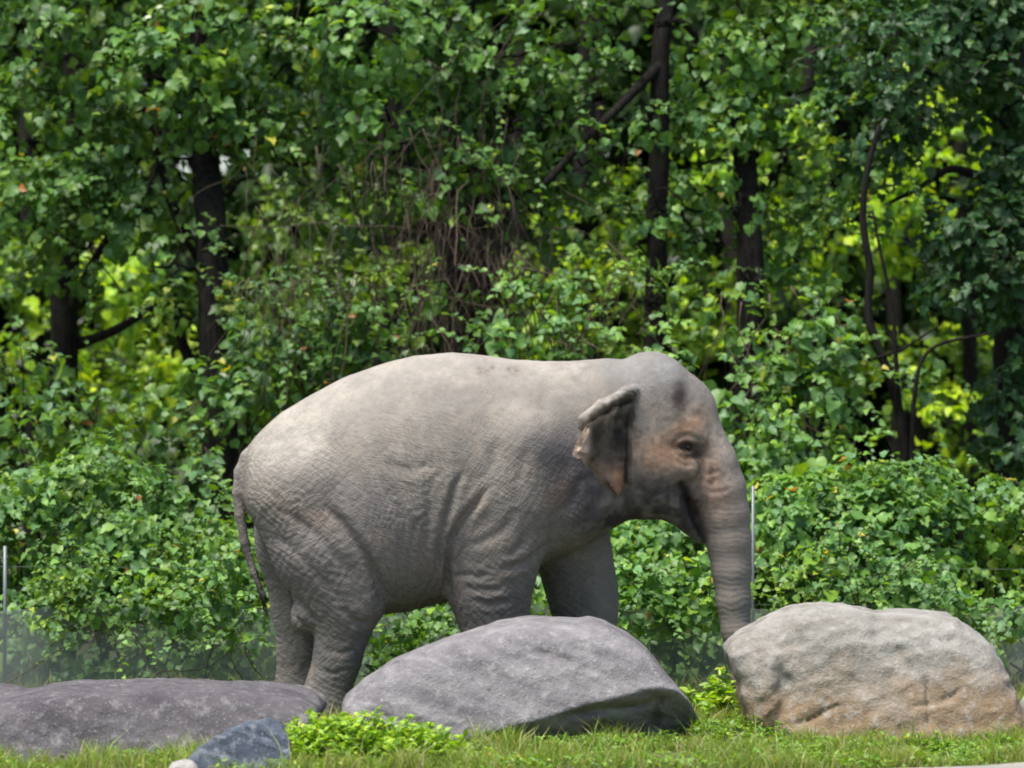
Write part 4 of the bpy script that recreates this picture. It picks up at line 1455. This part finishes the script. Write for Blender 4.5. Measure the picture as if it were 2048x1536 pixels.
# ---- climbing undergrowth in front of the trees
shrub('heart-leaved climbing vine thicket behind the elephant\'s forehead', 'vine_thicket', 'vine', (1590, 6.0),
      [(1600, 700, 6.0, 120, 110, 0.6), (1550, 820, 5.8, 80, 100, 0.5), (1620, 830, 5.8, 110, 100, 0.6), (1670, 760, 6.2, 60, 70, 0.5), (1450, 650, 6.3, 50, 80, 0.3, 0.7), (1580, 930, 5.4, 130, 80, 0.5),
       (1450, 900, 5.6, 80, 130, 0.4)],
      'bush', 'heart', 430, 0.125, seed=151, n_single=220, gap=0.43, pal2='bright', f2=0.2, extra=stems((1430, 560, 5.4), (1700, 760, 6.2), 18, seed=9))
shrub('pale-leaved vine thicket with dry hanging stems behind the elephant\'s rump', 'vine_thicket', 'vine', (600, 6.2),
      [(560, 700, 6.2, 110, 110, 0.5), (650, 640, 6.3, 120, 110, 0.5, 0.8), (520, 800, 6.0, 110, 100, 0.5, 0.8), (760, 610, 6.3, 110, 90, 0.5, 0.8), (690, 720, 6.1, 130, 70, 0.4), (840, 670, 6.4, 50, 50, 0.3, 0.6)],
      'vine', 'heart', 330, 0.110, seed=163, n_single=170, gap=0.46, pal2='bright', f2=0.22, extra=stems((480, 250, 5.5), (900, 640, 6.2), 120, r=(0.002, 0.005), seed=10, long=(0.6, 1.6)))
shrub('glossy vine undergrowth between the low-limbed tree and the dark forked tree', 'vine_thicket', 'vine', (130, 6.0),
      [(60, 850, 6.0, 120, 110, 0.5, 0.8), (180, 870, 6.2, 90, 70, 0.4, 0.6), (30, 730, 6.4, 90, 90, 0.5, 0.7), (330, 860, 6.2, 110, 110, 0.5, 0.7), (430, 960, 5.6, 70, 70, 0.4, 0.6)],
      'vine', 'heart', 350, 0.115, seed=171, n_single=150, gap=0.47, pal2='olive', f2=0.3)
shrub('light green creeper growing over the elephant\'s shoulder line before the thick vine-wrapped trunk', 'vine_thicket', 'vine', (1140, 6.2),
      [(1100, 640, 6.2, 110, 90, 0.5), (1210, 600, 6.4, 110, 110, 0.5), (1180, 690, 6.0, 130, 70, 0.4), (1290, 660, 6.3, 80, 90, 0.4, 0.8), (1030, 700, 6.1, 90, 50, 0.4)],
      'bush', 'heart', 400, 0.110, seed=183, n_single=160, gap=0.43, pal2='bright', f2=0.2, extra=stems((1000, 480, 5.9), (1280, 620, 6.4), 26, seed=12))

# ---- trees; crowns run on above the frame
TG = 'vine-draped trees along the wood edge'
tree('dark-trunked tree with dense vine-hung crown and one low side limb', 'forest_tree',
     [(118, 1300, 8.6), (128, 900, 8.6), (130, 560, 8.6), (150, 200, 8.8), (140, -200, 9.0), (150, -500, 9.0)], 0.145, 0.07,
     [([(132, 640, 8.6), (200, 500, 8.2), (290, 380, 7.8)], 0.05, 0.02), ([(135, 480, 8.6), (60, 330, 8.2), (-40, 220, 8.0)], 0.05, 0.02), ([(150, 690, 8.6), (230, 660, 8.5), (330, 600, 8.4)], 0.05, 0.025)],
     [(60, 440, 7.4, 130, 120, 0.7), (180, 460, 7.3, 130, 90, 0.6), (60, 280, 7.6, 130, 130, 0.8), (200, 310, 7.5, 130, 120, 0.7), (110, 120, 7.8, 160, 120, 0.8), (-60, 380, 7.8, 120, 160, 0.8),
      (280, 420, 7.3, 90, 90, 0.5), (130, 40, 7.2, 110, 110, 0.5), (140, 210, 7.2, 90, 110, 0.4), (150, 380, 7.1, 80, 90, 0.4), (100, -80, 8.2, 220, 150, 1.2, 0.7), (120, -320, 8.6, 260, 160, 1.4, 0.5), (135, 560, 8.2, 60, 30, 0.2, 0.8), (120, 760, 8.2, 40, 40, 0.16, 0.7)],
     'vine', 'lobed', 420, 0.112, group=None, seed=201, n_single=260, gap=0.43, pal2='bush', f2=0.4)
tree('dark forked tree half hidden by grape vines behind the elephant\'s rump', 'forest_tree',
     [(435, 1300, 6.7), (440, 900, 6.7), (428, 600, 6.7), (418, 400, 6.9), (390, 150, 7.8), (380, -250, 8.4), (370, -500, 8.4)], 0.165, 0.07,
     [([(425, 560, 8.0), (350, 420, 7.8), (300, 250, 7.7)], 0.06, 0.025), ([(420, 430, 8.0), (500, 330, 7.8), (580, 260, 7.6)], 0.05, 0.02), ([(435, 800, 8.0), (370, 700, 8.0), (345, 560, 7.9)], 0.06, 0.03)],
     [(330, 160, 7.0, 130, 120, 0.7), (440, 90, 7.2, 140, 120, 0.7), (560, 140, 7.3, 130, 130, 0.7), (520, 270, 7.2, 110, 90, 0.6), (350, 520, 6.7, 70, 80, 0.4, 0.8), (490, 580, 6.7, 50, 80, 0.4, 0.7),
      (600, 330, 7.5, 110, 100, 0.6, 0.8), (390, 640, 7.0, 80, 70, 0.3, 0.7), (400, 330, 7.1, 90, 70, 0.4, 0.7), (440, -100, 7.8, 240, 140, 1.2, 0.7), (430, -330, 8.4, 260, 160, 1.4, 0.5), (420, 800, 7.2, 80, 90, 0.3, 0.7), (415, 480, 6.35, 44, 40, 0.14, 0.8), (450, 650, 6.35, 40, 50, 0.14, 0.8), (425, 760, 6.3, 50, 40, 0.14, 0.8), (395, 60, 6.9, 90, 110, 0.4), (400, 220, 6.9, 90, 90, 0.4)],
     'vine', 'lobed', 380, 0.118, seed=213, n_single=260, gap=0.45, pal2='bright', f2=0.15)
tree('thick trunk wrapped in dry hanging vines above the elephant\'s back', 'forest_tree',
     [(930, 1300, 6.9), (935, 760, 6.9), (938, 560, 6.9), (925, 380, 7.2), (915, 150, 8.0), (930, -200, 8.2), (940, -500, 8.2)], 0.21, 0.10,
     [([(925, 420, 7.9), (840, 400, 7.6), (760, 250, 7.3), (640, 190, 7.2)], 0.045, 0.02), ([(925, 330, 7.9), (1010, 240, 7.6), (1080, 130, 7.4)], 0.06, 0.02)],
     [(720, 90, 7.0, 130, 120, 0.7), (850, 80, 7.0, 140, 130, 0.8), (980, 110, 7.0, 130, 130, 0.8), (780, 250, 7.0, 130, 100, 0.6), (900, 250, 7.0, 110, 90, 0.5), (1030, 260, 7.0, 120, 110, 0.6),
      (1030, 370, 7.0, 80, 80, 0.5, 0.8), (810, 370, 7.2, 90, 80, 0.5, 0.8), (700, 390, 7.5, 120, 110, 0.6, 0.7), (880, -120, 7.6, 260, 150, 1.2, 0.7), (900, -350, 8.2, 280, 160, 1.4, 0.5), (960, 450, 6.3, 60, 50, 0.16, 0.6), (900, 560, 6.3, 50, 50, 0.16, 0.6), (985, 600, 6.3, 50, 50, 0.16, 0.7), (880, 370, 6.5, 60, 60, 0.2, 0.7), (950, 330, 6.4, 60, 50, 0.2, 0.8)],
     'vine', 'lobed', 400, 0.116, seed=227, n_single=280, gap=0.43, pal2='bush', f2=0.35,
     extra=stems((860, 230, 6.3), (1030, 520, 6.75), 150, r=(0.002, 0.008), seed=21, long=(1.0, 2.6), spread=0.22))
tree('dark slender tree with a long slanting bare branch beyond the elephant\'s neck', 'forest_tree',
     [(1300, 1300, 6.75), (1308, 760, 6.75), (1312, 560, 6.75), (1318, 300, 6.75), (1322, 100, 6.75), (1338, -60, 6.9), (1350, -450, 7.2)], 0.10, 0.06,
     [([(1318, 130, 6.7), (1280, 170, 6.6), (1230, 222, 6.5), (1160, 290, 6.45), (1085, 375, 6.4)], 0.042, 0.028), ([(1316, 330, 7.4), (1240, 400, 7.3), (1160, 480, 7.3)], 0.026, 0.014),
      ([(1318, 300, 7.4), (1360, 350, 7.3), (1400, 390, 7.3)], 0.03, 0.014), ([(1325, 30, 7.4), (1380, 60, 7.4), (1430, 150, 7.4)], 0.035, 0.015)],
     [(1120, 90, 7.0, 120, 120, 0.7), (1230, 70, 7.2, 110, 90, 0.6), (1190, 200, 7.3, 100, 80, 0.4, 0.8), (1130, 330, 7.2, 90, 90, 0.4, 0.8), (1250, 320, 7.3, 80, 80, 0.4, 0.7), (1360, 420, 7.0, 80, 90, 0.4, 0.8),
      (1180, 450, 7.2, 110, 90, 0.5, 0.8), (1290, 480, 7.0, 70, 90, 0.3, 0.6), (1250, -120, 7.6, 260, 140, 1.2, 0.7), (1280, -340, 8.2, 280, 160, 1.4, 0.5), (1340, 570, 7.0, 60, 90, 0.3, 0.7), (1300, 240, 6.45, 36, 60, 0.14, 0.7), (1325, 420, 6.45, 40, 60, 0.14, 0.8), (1300, 600, 6.45, 44, 60, 0.14, 0.8), (1340, 50, 6.5, 50, 40, 0.2, 0.6), (1190, 270, 6.3, 50, 30, 0.14, 0.6)],
     'vine', 'heart', 400, 0.105, seed=239, n_single=220, gap=0.45, pal2='bush', f2=0.4)
tree('dark straight tree behind the heart-leaved thicket by the elephant\'s forehead', 'forest_tree',
     [(1500, 1300, 6.9), (1502, 780, 6.9), (1500, 500, 6.9), (1490, 330, 7.3), (1470, 100, 8.2), (1480, -250, 9.0), (1480, -500, 9.0)], 0.125, 0.06,
     [([(1495, 420, 8.8), (1560, 330, 8.4), (1620, 260, 8.0)], 0.045, 0.015), ([(1480, 250, 8.8), (1420, 180, 8.5), (1390, 60, 8.2)], 0.045, 0.015), ([(1500, 480, 8.8), (1450, 400, 8.5), (1410, 370, 8.2)], 0.03, 0.012)],
     [(1430, 110, 7.4, 120, 120, 0.7), (1540, 70, 7.4, 130, 120, 0.7), (1460, 240, 7.2, 110, 90, 0.6), (1580, 190, 7.3, 120, 100, 0.6), (1640, 60, 7.4, 100, 110, 0.6), (1440, 500, 7.2, 90, 100, 0.4, 0.8),
      (1560, 420, 7.6, 110, 110, 0.5, 0.7), (1400, 330, 7.0, 80, 80, 0.4, 0.7), (1640, 370, 7.5, 90, 80, 0.4, 0.7), (1600, 520, 7.6, 110, 80, 0.5, 0.7), (1485, 400, 6.6, 40, 50, 0.14, 0.8), (1515, 560, 6.5, 40, 40, 0.14, 0.8), (1495, 690, 6.4, 40, 40, 0.14, 0.7), (1530, -110, 7.8, 260, 140, 1.2, 0.7), (1540, -340, 8.4, 280, 160, 1.4, 0.5)],
     'bush', 'lobed', 400, 0.108, seed=251, n_single=240, gap=0.44, pal2='olive', f2=0.22)
tree('thin crooked twin-stemmed sapling rising out of the mounded bush', 'sapling',
     [(1815, 1250, 5.7), (1808, 900, 5.7), (1780, 760, 5.7), (1738, 640, 5.7), (1740, 540, 5.7), (1726, 440, 5.7), (1735, 340, 5.7), (1760, 250, 5.7)], 0.042, 0.022,
     [([(1812, 900, 5.7), (1795, 760, 5.65), (1785, 620, 5.65), (1760, 500, 5.65), (1745, 420, 5.65)], 0.020, 0.010), ([(1824, 960, 5.65), (1828, 800, 5.65), (1860, 700, 5.65), (1985, 665, 5.7)], 0.022, 0.010),
      ([(1735, 720, 5.7), (1800, 700, 5.65), (1880, 650, 5.65)], 0.016, 0.008)],
     [(1760, 330, 6.8, 100, 70, 0.4, 0.6), (1720, 430, 6.9, 80, 60, 0.4, 0.5), (1840, 760, 6.6, 90, 40, 0.3, 0.5), (1680, 620, 6.8, 70, 60, 0.3, 0.5), (1700, 250, 6.8, 90, 80, 0.4, 0.7)],
     'vine', 'lobed', 300, 0.105, seed=263, n_single=80, gap=0.42, pal2='bright', f2=0.2)
tree('broad dark blue-green oak-leaved tree with a black trunk above the yellow-green bush', 'forest_tree',
     [(2030, 1300, 8.0), (2028, 900, 8.0), (2022, 640, 8.0), (2020, 300, 8.2), (2030, 0, 8.4), (2040, -450, 8.6)], 0.175, 0.09,
     [([(2022, 360, 8.0), (1960, 352, 7.6), (1900, 338, 7.3), (1840, 375, 7.1), (1780, 405, 7.0)], 0.05, 0.015), ([(2020, 260, 8.2), (1930, 180, 7.6), (1820, 130, 7.1)], 0.06, 0.02),
      ([(2022, 460, 8.0), (1960, 480, 7.4), (1880, 520, 7.0)], 0.04, 0.012)],
     [(1770, 110, 6.8, 120, 120, 0.7), (1880, 80, 6.9, 130, 120, 0.7), (2000, 90, 7.0, 120, 140, 0.7, 0.8), (1740, 260, 6.7, 100, 100, 0.5, 0.9), (1820, 200, 6.8, 100, 80, 0.5), (1960, 480, 6.8, 130, 90, 0.5), (2040, 420, 7.0, 100, 90, 0.5),
      (1930, 590, 6.7, 110, 70, 0.5, 0.9), (2030, 560, 6.8, 90, 80, 0.4, 0.9), (2020, 820, 7.0, 90, 130, 0.5, 0.8), (1690, 200, 7.0, 70, 90, 0.4, 0.8), (1900, -110, 7.6, 260, 150, 1.2, 0.8), (1920, -340, 8.2, 300, 170, 1.4, 0.5),
      (2150, 300, 7.4, 140, 240, 0.8, 0.7), (2010, 220, 6.8, 90, 100, 0.4), (2030, 330, 6.8, 80, 70, 0.3), (2040, 680, 6.9, 70, 60, 0.3, 0.6), (1990, 20, 6.8, 90, 80, 0.4), (2010, 930, 6.6, 70, 50, 0.4, 0.6)],
     'dark', 'oak', 430, 0.150, seed=277, n_single=260, gap=0.41)

# ---- trees further in: yellow-green crowns, backlight put into the leaf colour, and dark stems
FAR = [('yellow-green tree glowing deep in the wood behind the dark-trunked vine-hung tree', [(220, 600), (90, 560), (260, 760), (60, 700), (330, 800), (180, 830)], 210, 12.5, 'yellow', 301, (60, 0.06)),
       ('olive-leaved tree filling the gap between the forked trunk and the vine-wrapped trunk', [(600, 480), (680, 560), (560, 620), (760, 480), (500, 740), (640, 380)], 650, 12.0, 'olive', 311, (660, 0.07)),
       ('yellow-green tree showing between the vine-wrapped trunk and the slanting branch', [(1110, 560), (1240, 600), (1190, 480), (1080, 660), (1260, 430), (1040, 480)], 1150, 12.8, 'yellow', 321, (1040, 0.06)),
       ('bright yellow-green tree behind the straight trunk and the thicket', [(1420, 340), (1560, 300), (1640, 480), (1400, 620), (1560, 560), (1680, 700)], 1620, 12.4, 'yellow', 331, (1620, 0.06)),
       ('vivid yellow-green tree glowing behind the twin-stemmed sapling', [(1900, 290), (1840, 250), (1920, 740), (1880, 860), (1800, 480), (1960, 820), (1860, 420)], 1900, 11.6, 'yellow', 341, (1930, 0.05))]
for lab, sp, bx, Y, pal, sd, (tx, tr_) in FAR:
    bl = [(a, b, Y + (i % 3) * 0.7, 110, 95, 0.6) for i, (a, b) in enumerate(sp)]
    tree(lab, 'background_tree', [(tx, 1250, Y + 0.8), (tx + 10, 700, Y + 0.8), (tx - 8, 300, Y + 0.8), (tx + 20, -100, Y + 1.0)], tr_ * 1.6, tr_,
         [([(tx, 600, Y + .8), (bx + 60, 420, Y + .6), (bx + 120, 260, Y + .4)], 0.035, 0.012)], bl, pal, 'lobed', 300, 0.13, seed=sd, n_single=60, gap=0.44, pal2='olive', f2=0.45)


# ---- the wood behind: one mass of dark foliage with its stems
def far_wood():
    bl = []
    r_ = np.random.default_rng(400)
    for k in range(270):
        bl.append((r_.uniform(-1000, 3050), r_.uniform(-520, 1150), r_.uniform(15.5, 20.0), 240, 200, 0.9))
    p, nrm, tip, sz = blob_leaves(bl, 75, 0.24, gap=0.30, seed=401, rnd_w=0.8)
    col = pick('deep', len(p))
    m = fbm(p * 0.7, 2, 402) > 0.56
    col[m] = pick('olive', int(m.sum()))
    me = leaves_mesh('distant_wood', p, nrm, tip, sz, col, 'heart', LEAF)
    link('distant_wood', me, kind='stuff', label='dark mass of leaves deep in the wood behind the trees', category='woodland')
    L = []
    for k in range(26):
        px, Y = r_.uniform(-200, 2250), r_.uniform(13.5, 19)
        c = wander(P(px, 1300, Y), P(px + r_.normal(0, 60), -450, Y), 16, 0.10, int(r_.integers(1e6)))
        L.append(tube(c, np.linspace(0.13, 0.07, 16) * r_.uniform(0.6, 1.2), 9))
    V, F = join(L)
    link('distant_stems', mesh_np('distant_stems', V, F, BARK), kind='stuff', label='dark distant tree stems deep in the wood', category='woodland')


far_wood()


# ------------------------------------------------------------------ wire fence behind the elephant
def build_fence():
    fy = 1.9
    m, nt, out = new_mat('galvanised_metal')
    tc = nd(nt, 'ShaderNodeTexCoord')
    c = mixc(nt, (0.13, 0.145, 0.15), (0.21, 0.225, 0.23), noise(nt, tc.outputs['Object'], 25.0, 3))
    pb = nd(nt, 'ShaderNodeBsdfPrincipled', Roughness=0.5, Metallic=0.35)
    nt.links.new(c, pb.inputs['Base Color'])
    nt.links.new(pb.outputs[0], out.inputs[0])
    wm, nt, out = new_mat('dull_wire')
    pb = nd(nt, 'ShaderNodeBsdfPrincipled', Roughness=0.55, Metallic=0.2)
    pb.inputs['Base Color'].default_value = (0.26, 0.29, 0.29, 1)
    nt.links.new(pb.outputs[0], out.inputs[0])
    root = thing('wire_fence', 'thin wire fence with slim metal posts and fine mesh skirt behind the elephant', 'fence', (0, fy, 0))
    for px, py, r in ((10, 1092, 0.013), (1506, 972, 0.011), (-900, 1090, 0.013), (2700, 1030, 0.013)):
        a = P(px, py, fy)
        V, F = tube([(a[0], 0, -0.1), (a[0], 0, a[2] * 0.5), (a[0], 0, a[2])], [r, r, r], 10)
        link('post', mesh_np('post', V, F, m), root)
    for py, sag in ((1136, 0.01), (1212, 0.012)):
        z = P(0, py, fy)[2]
        xs = np.linspace(-6.8, 6.2, 60)
        V, F = tube(np.stack([xs, np.full(60, 0.006), z + sag * np.sin(xs * 1.3)], 1), np.full(60, 0.0010), 5)
        link('wire', mesh_np('wire', V, F, m), root)
    # fine mesh skirt: real wires
    L = []
    x0, x1, zt = -6.5, 6.0, 0.64
    step = 0.0125
    r = 0.0018
    V, F = [], []
    nv = int((x1 - x0) / step)
    xs = x0 + np.arange(nv) * step
    top = zt + 0.02 * np.sin(xs * 2.1) + 0.012 * np.sin(xs * 5.3)
    sq = np.array([(-1, -1), (1, -1), (1, 1), (-1, 1)]) * r
    v = np.zeros((nv, 2, 4, 3))
    v[:, :, :, 0] = xs[:, None, None] + sq[None, None, :, 0]
    v[:, :, :, 1] = -0.02 + sq[None, None, :, 1]
    v[:, 0, :, 2] = -0.02
    v[:, 1, :, 2] = top[:, None]
    k = np.arange(4)
    fq = np.stack([k, (k + 1) % 4, (k + 1) % 4 + 4, k + 4], 1)
    V.append(v.reshape(-1, 3))
    F.append((fq[None] + (np.arange(nv) * 8)[:, None, None]).reshape(-1, 4))
    o = nv * 8
    zs = np.arange(0.0, zt, step)
    seg = 60
    hx = np.linspace(x0, x1, seg)
    for z in zs:
        zz = z / zt * (zt + 0.02 * np.sin(hx * 2.1) + 0.012 * np.sin(hx * 5.3))
        q = np.zeros((seg, 4, 3))
        q[:, :, 0] = hx[:, None]
        q[:, :, 1] = -0.016 + sq[None, :, 0]
        q[:, :, 2] = zz[:, None] + sq[None, :, 1]
        V.append(q.reshape(-1, 3))
        i = (np.arange(seg - 1) * 4)[:, None]
        F.append(np.stack([i + k, i + (k + 1) % 4, i + 4 + (k + 1) % 4, i + 4 + k], -1).reshape(-1, 4) + o)
        o += seg * 4
    me = mesh_np('mesh_skirt', np.concatenate(V), np.concatenate(F), wm, shade=False)
    link('mesh_skirt', me, root, kind='stuff')


build_fence()


# ------------------------------------------------------------------ grass and weeds
def blades(n, xr, yr, dens_fn, h0, pal, seed):
    r_ = np.random.default_rng(seed)
    x, y = r_.uniform(*xr, n), r_.uniform(*yr, n)
    keep = r_.random(n) < dens_fn(x, y)
    x, y = x[keep], y[keep]
    n = len(x)
    z = ground_z(x, y)
    tuft = fbm(np.stack([x, y, np.zeros(n)], 1) * 5.0, 3, seed)
    h = h0 * (0.30 + 1.5 * np.clip(tuft * 2.6 - 0.9, 0, 1)) * np.exp(r_.normal(0, 0.25, n))
    a = r_.random(n) * 6.283
    w = 0.0028 * (0.7 + 0.8 * r_.random(n))
    lean = h * r_.uniform(0.1, 1.1, n)
    b = r_.random(n) * 6.283
    V = np.zeros((n, 5, 3))
    dx, dy = np.cos(a) * w, np.sin(a) * w
    lx, ly = np.cos(b) * lean, np.sin(b) * lean
    base = np.stack([x, y, z - 0.005], 1)
    V[:, 0] = base + np.stack([-dx, -dy, 0 * x], 1)
    V[:, 1] = base + np.stack([dx, dy, 0 * x], 1)
    mid = base + np.stack([lx * 0.35, ly * 0.35, h * 0.6], 1)
    V[:, 2] = mid + np.stack([dx, dy, 0 * x], 1) * 0.8
    V[:, 3] = mid + np.stack([-dx, -dy, 0 * x], 1) * 0.8
    V[:, 4] = base + np.stack([lx, ly, h], 1)
    F = np.array([(0, 1, 2), (0, 2, 3), (3, 2, 4)])
    F = (F[None] + (np.arange(n) * 5)[:, None, None]).reshape(-1, 3)
    col = pick(pal, n) * (0.8 + 0.5 * tuft)[:, None]
    return V.reshape(-1, 3), F, np.repeat(col, 5, 0)


PAL['grass'] = [(0.160, 0.255, 0.034, 4), (0.205, 0.295, 0.042, 3), (0.105, 0.185, 0.028, 2), (0.300, 0.300, 0.100, 2.0), (0.36, 0.31, 0.17, 1.8)]


def grass_density(x, y):
    e = path_edge(x)
    d = np.clip((y - e) / 0.35 + 0.25, 0, 1)
    p = np.stack([x, y, np.zeros_like(x)], 1)
    g = np.clip(fbm(p * 2.2, 3, 71) * 3.2 - 1.1, 0.03, 1)
    return d * g


V, F, C = blades(210000, (-4.6, 4.6), (-4.3, -0.4), grass_density, 0.075, 'grass', 81)
link('grass', mesh_np('grass', V, F, LEAF, C, shade=False), kind='stuff', label='short uneven green grass round the boulders', category='grass')
V, F, C = blades(60000, (-5.5, 5.5), (-0.4, 3.2), lambda x, y: np.full(len(x), 0.8), 0.10, 'grass', 83)
link('grass', mesh_np('grass', V, F, LEAF, C, shade=False), kind='stuff', label='rougher grass under the elephant and along the wire fence', category='grass')


def ground_cover():
    r_ = np.random.default_rng(91)
    n = 46000
    x, y = r_.uniform(-4.5, 4.5, n), r_.uniform(-4.1, -0.6, n)
    p = np.stack([x, y, np.zeros(n)], 1)
    g = fbm(p * 1.9, 3, 95)
    k = (g > 0.47) & (r_.random(n) < grass_density(x, y) + 0.25) & (y > path_edge(x) - 0.05)
    x, y = x[k], y[k]
    n = len(x)
    z = ground_z(x, y) + r_.uniform(0.01, 0.075, n)
    a = r_.random(n) * 6.283
    tip = np.stack([np.cos(a), np.sin(a), r_.uniform(-0.2, 0.5, n)], 1)
    nrm = np.array([0, 0, 1.0]) + r_.normal(0, 0.4, (n, 3))
    me = leaves_mesh('clover', np.stack([x, y, z], 1), nrm, tip, 0.030 * np.exp(r_.normal(0, 0.3, n)), pick('bright', n), 'oval', LEAF)
    link('clover', me, kind='stuff', label='patchy clover and small weeds in the grass', category='ground cover')


ground_cover()


def weed_patch(label, centre, rad, n_sprig, hgt, pal, kind, lsize, seed, cat='weeds'):
    """low leafy plants: many sprigs with leaves"""
    r_ = np.random.default_rng(seed)
    Ps, Ns, Ts, Ss, L = [], [], [], [], []
    for k in range(n_sprig):
        a, q = r_.random() * 6.283, math.sqrt(r_.random())
        x, y = centre[0] + math.cos(a) * q * rad[0], centre[1] + math.sin(a) * q * rad[1]
        z = float(ground_z(np.array([x]), np.array([y]))[0])
        h = hgt * (1 - 0.55 * q * q) * r_.uniform(0.6, 1.25)
        e = np.array([x + r_.normal(0, 0.25) * h, y + r_.normal(0, 0.25) * h, z + h])
        c = wander((x, y, z), e, 6, 0.02, int(r_.integers(1e6)))
        L.append(tube(c, np.linspace(0.0028, 0.0014, 6), 4))
        m = int(6 + h * 55)
        for j in range(m):
            t = 0.25 + 0.75 * j / m
            i = min(int(t * 5), 4)
            p = c[i] + (c[i + 1] - c[i]) * (t * 5 - i)
            b = r_.random() * 6.283
            d = np.array([math.cos(b), math.sin(b), r_.uniform(-0.1, 0.6)])
            Ps.append(p)
            Ts.append(d)
            Ns.append(np.array([0, 0, 1.0]) + r_.normal(0, 0.35, 3) - d * 0.2)
            Ss.append(lsize * r_.uniform(0.6, 1.3))
    Ps, Ns, Ts, Ss = map(np.array, (Ps, Ns, Ts, Ss))
    base = np.array([centre[0], centre[1], 0.0])
    col = pick(pal, len(Ps))
    root = thing('weed_clump', label, cat, base)
    V, F = join(L)
    link('stems', mesh_np('stems', V - base, F, TWIG), root, kind='stuff')
    link('foliage', leaves_mesh('foliage', Ps - base, Ns, Ts, Ss, col, kind, LEAF), root, kind='stuff')
    return root


def at_ground(px, py):
    """point of the ground under a photo pixel"""
    d = FPX * CAM_H / (py - 768.0)
    return ((px - 1024) * d / FPX, d - CAM_D)


c = at_ground(690, 1535)
weed_patch('bright yellow-green weed clump growing between the blue stone and the large grey boulder', (c[0] + 0.03, c[1] + 0.42), (0.60, 0.36), 420, 0.27, 'weed', 'oval', 0.052, 501)
c = at_ground(880, 1525)
weed_patch('small low weed clump under the grey boulder\'s pale face', (c[0], c[1] + 0.25), (0.34, 0.20), 80, 0.10, 'weed', 'oval', 0.040, 503)
c = at_ground(1480, 1490)
weed_patch('clover-like weeds between the grey boulder and the ochre-stained boulder', (c[0], c[1] + 0.3), (0.42, 0.5), 150, 0.15, 'bright', 'oval', 0.042, 505)
c = at_ground(1800, 1505)
weed_patch('strip of clover and weeds along the foot of the ochre-stained boulder', (c[0], c[1] + 0.12), (0.95, 0.17), 150, 0.10, 'bright', 'oval', 0.038, 507)
c = at_ground(1230, 1500)
weed_patch('thin weeds below the dark undercut of the grey boulder', (c[0], c[1] + 0.12), (0.6, 0.14), 80, 0.09, 'bright', 'oval', 0.036, 509)
weed_patch('light green broad-leaved sprig growing beside the trunk tip', (P(1430, 1400, -0.35)[0], -0.35), (0.14, 0.12), 26, 0.34, 'weed', 'oval', 0.075, 511)
weed_patch('leafy ground cover between the elephant\'s hind leg and foreleg', (P(820, 1400, 0.2)[0], 0.2), (0.42, 0.30), 90, 0.36, 'bush', 'oval', 0.070, 513)

if False:
    pass
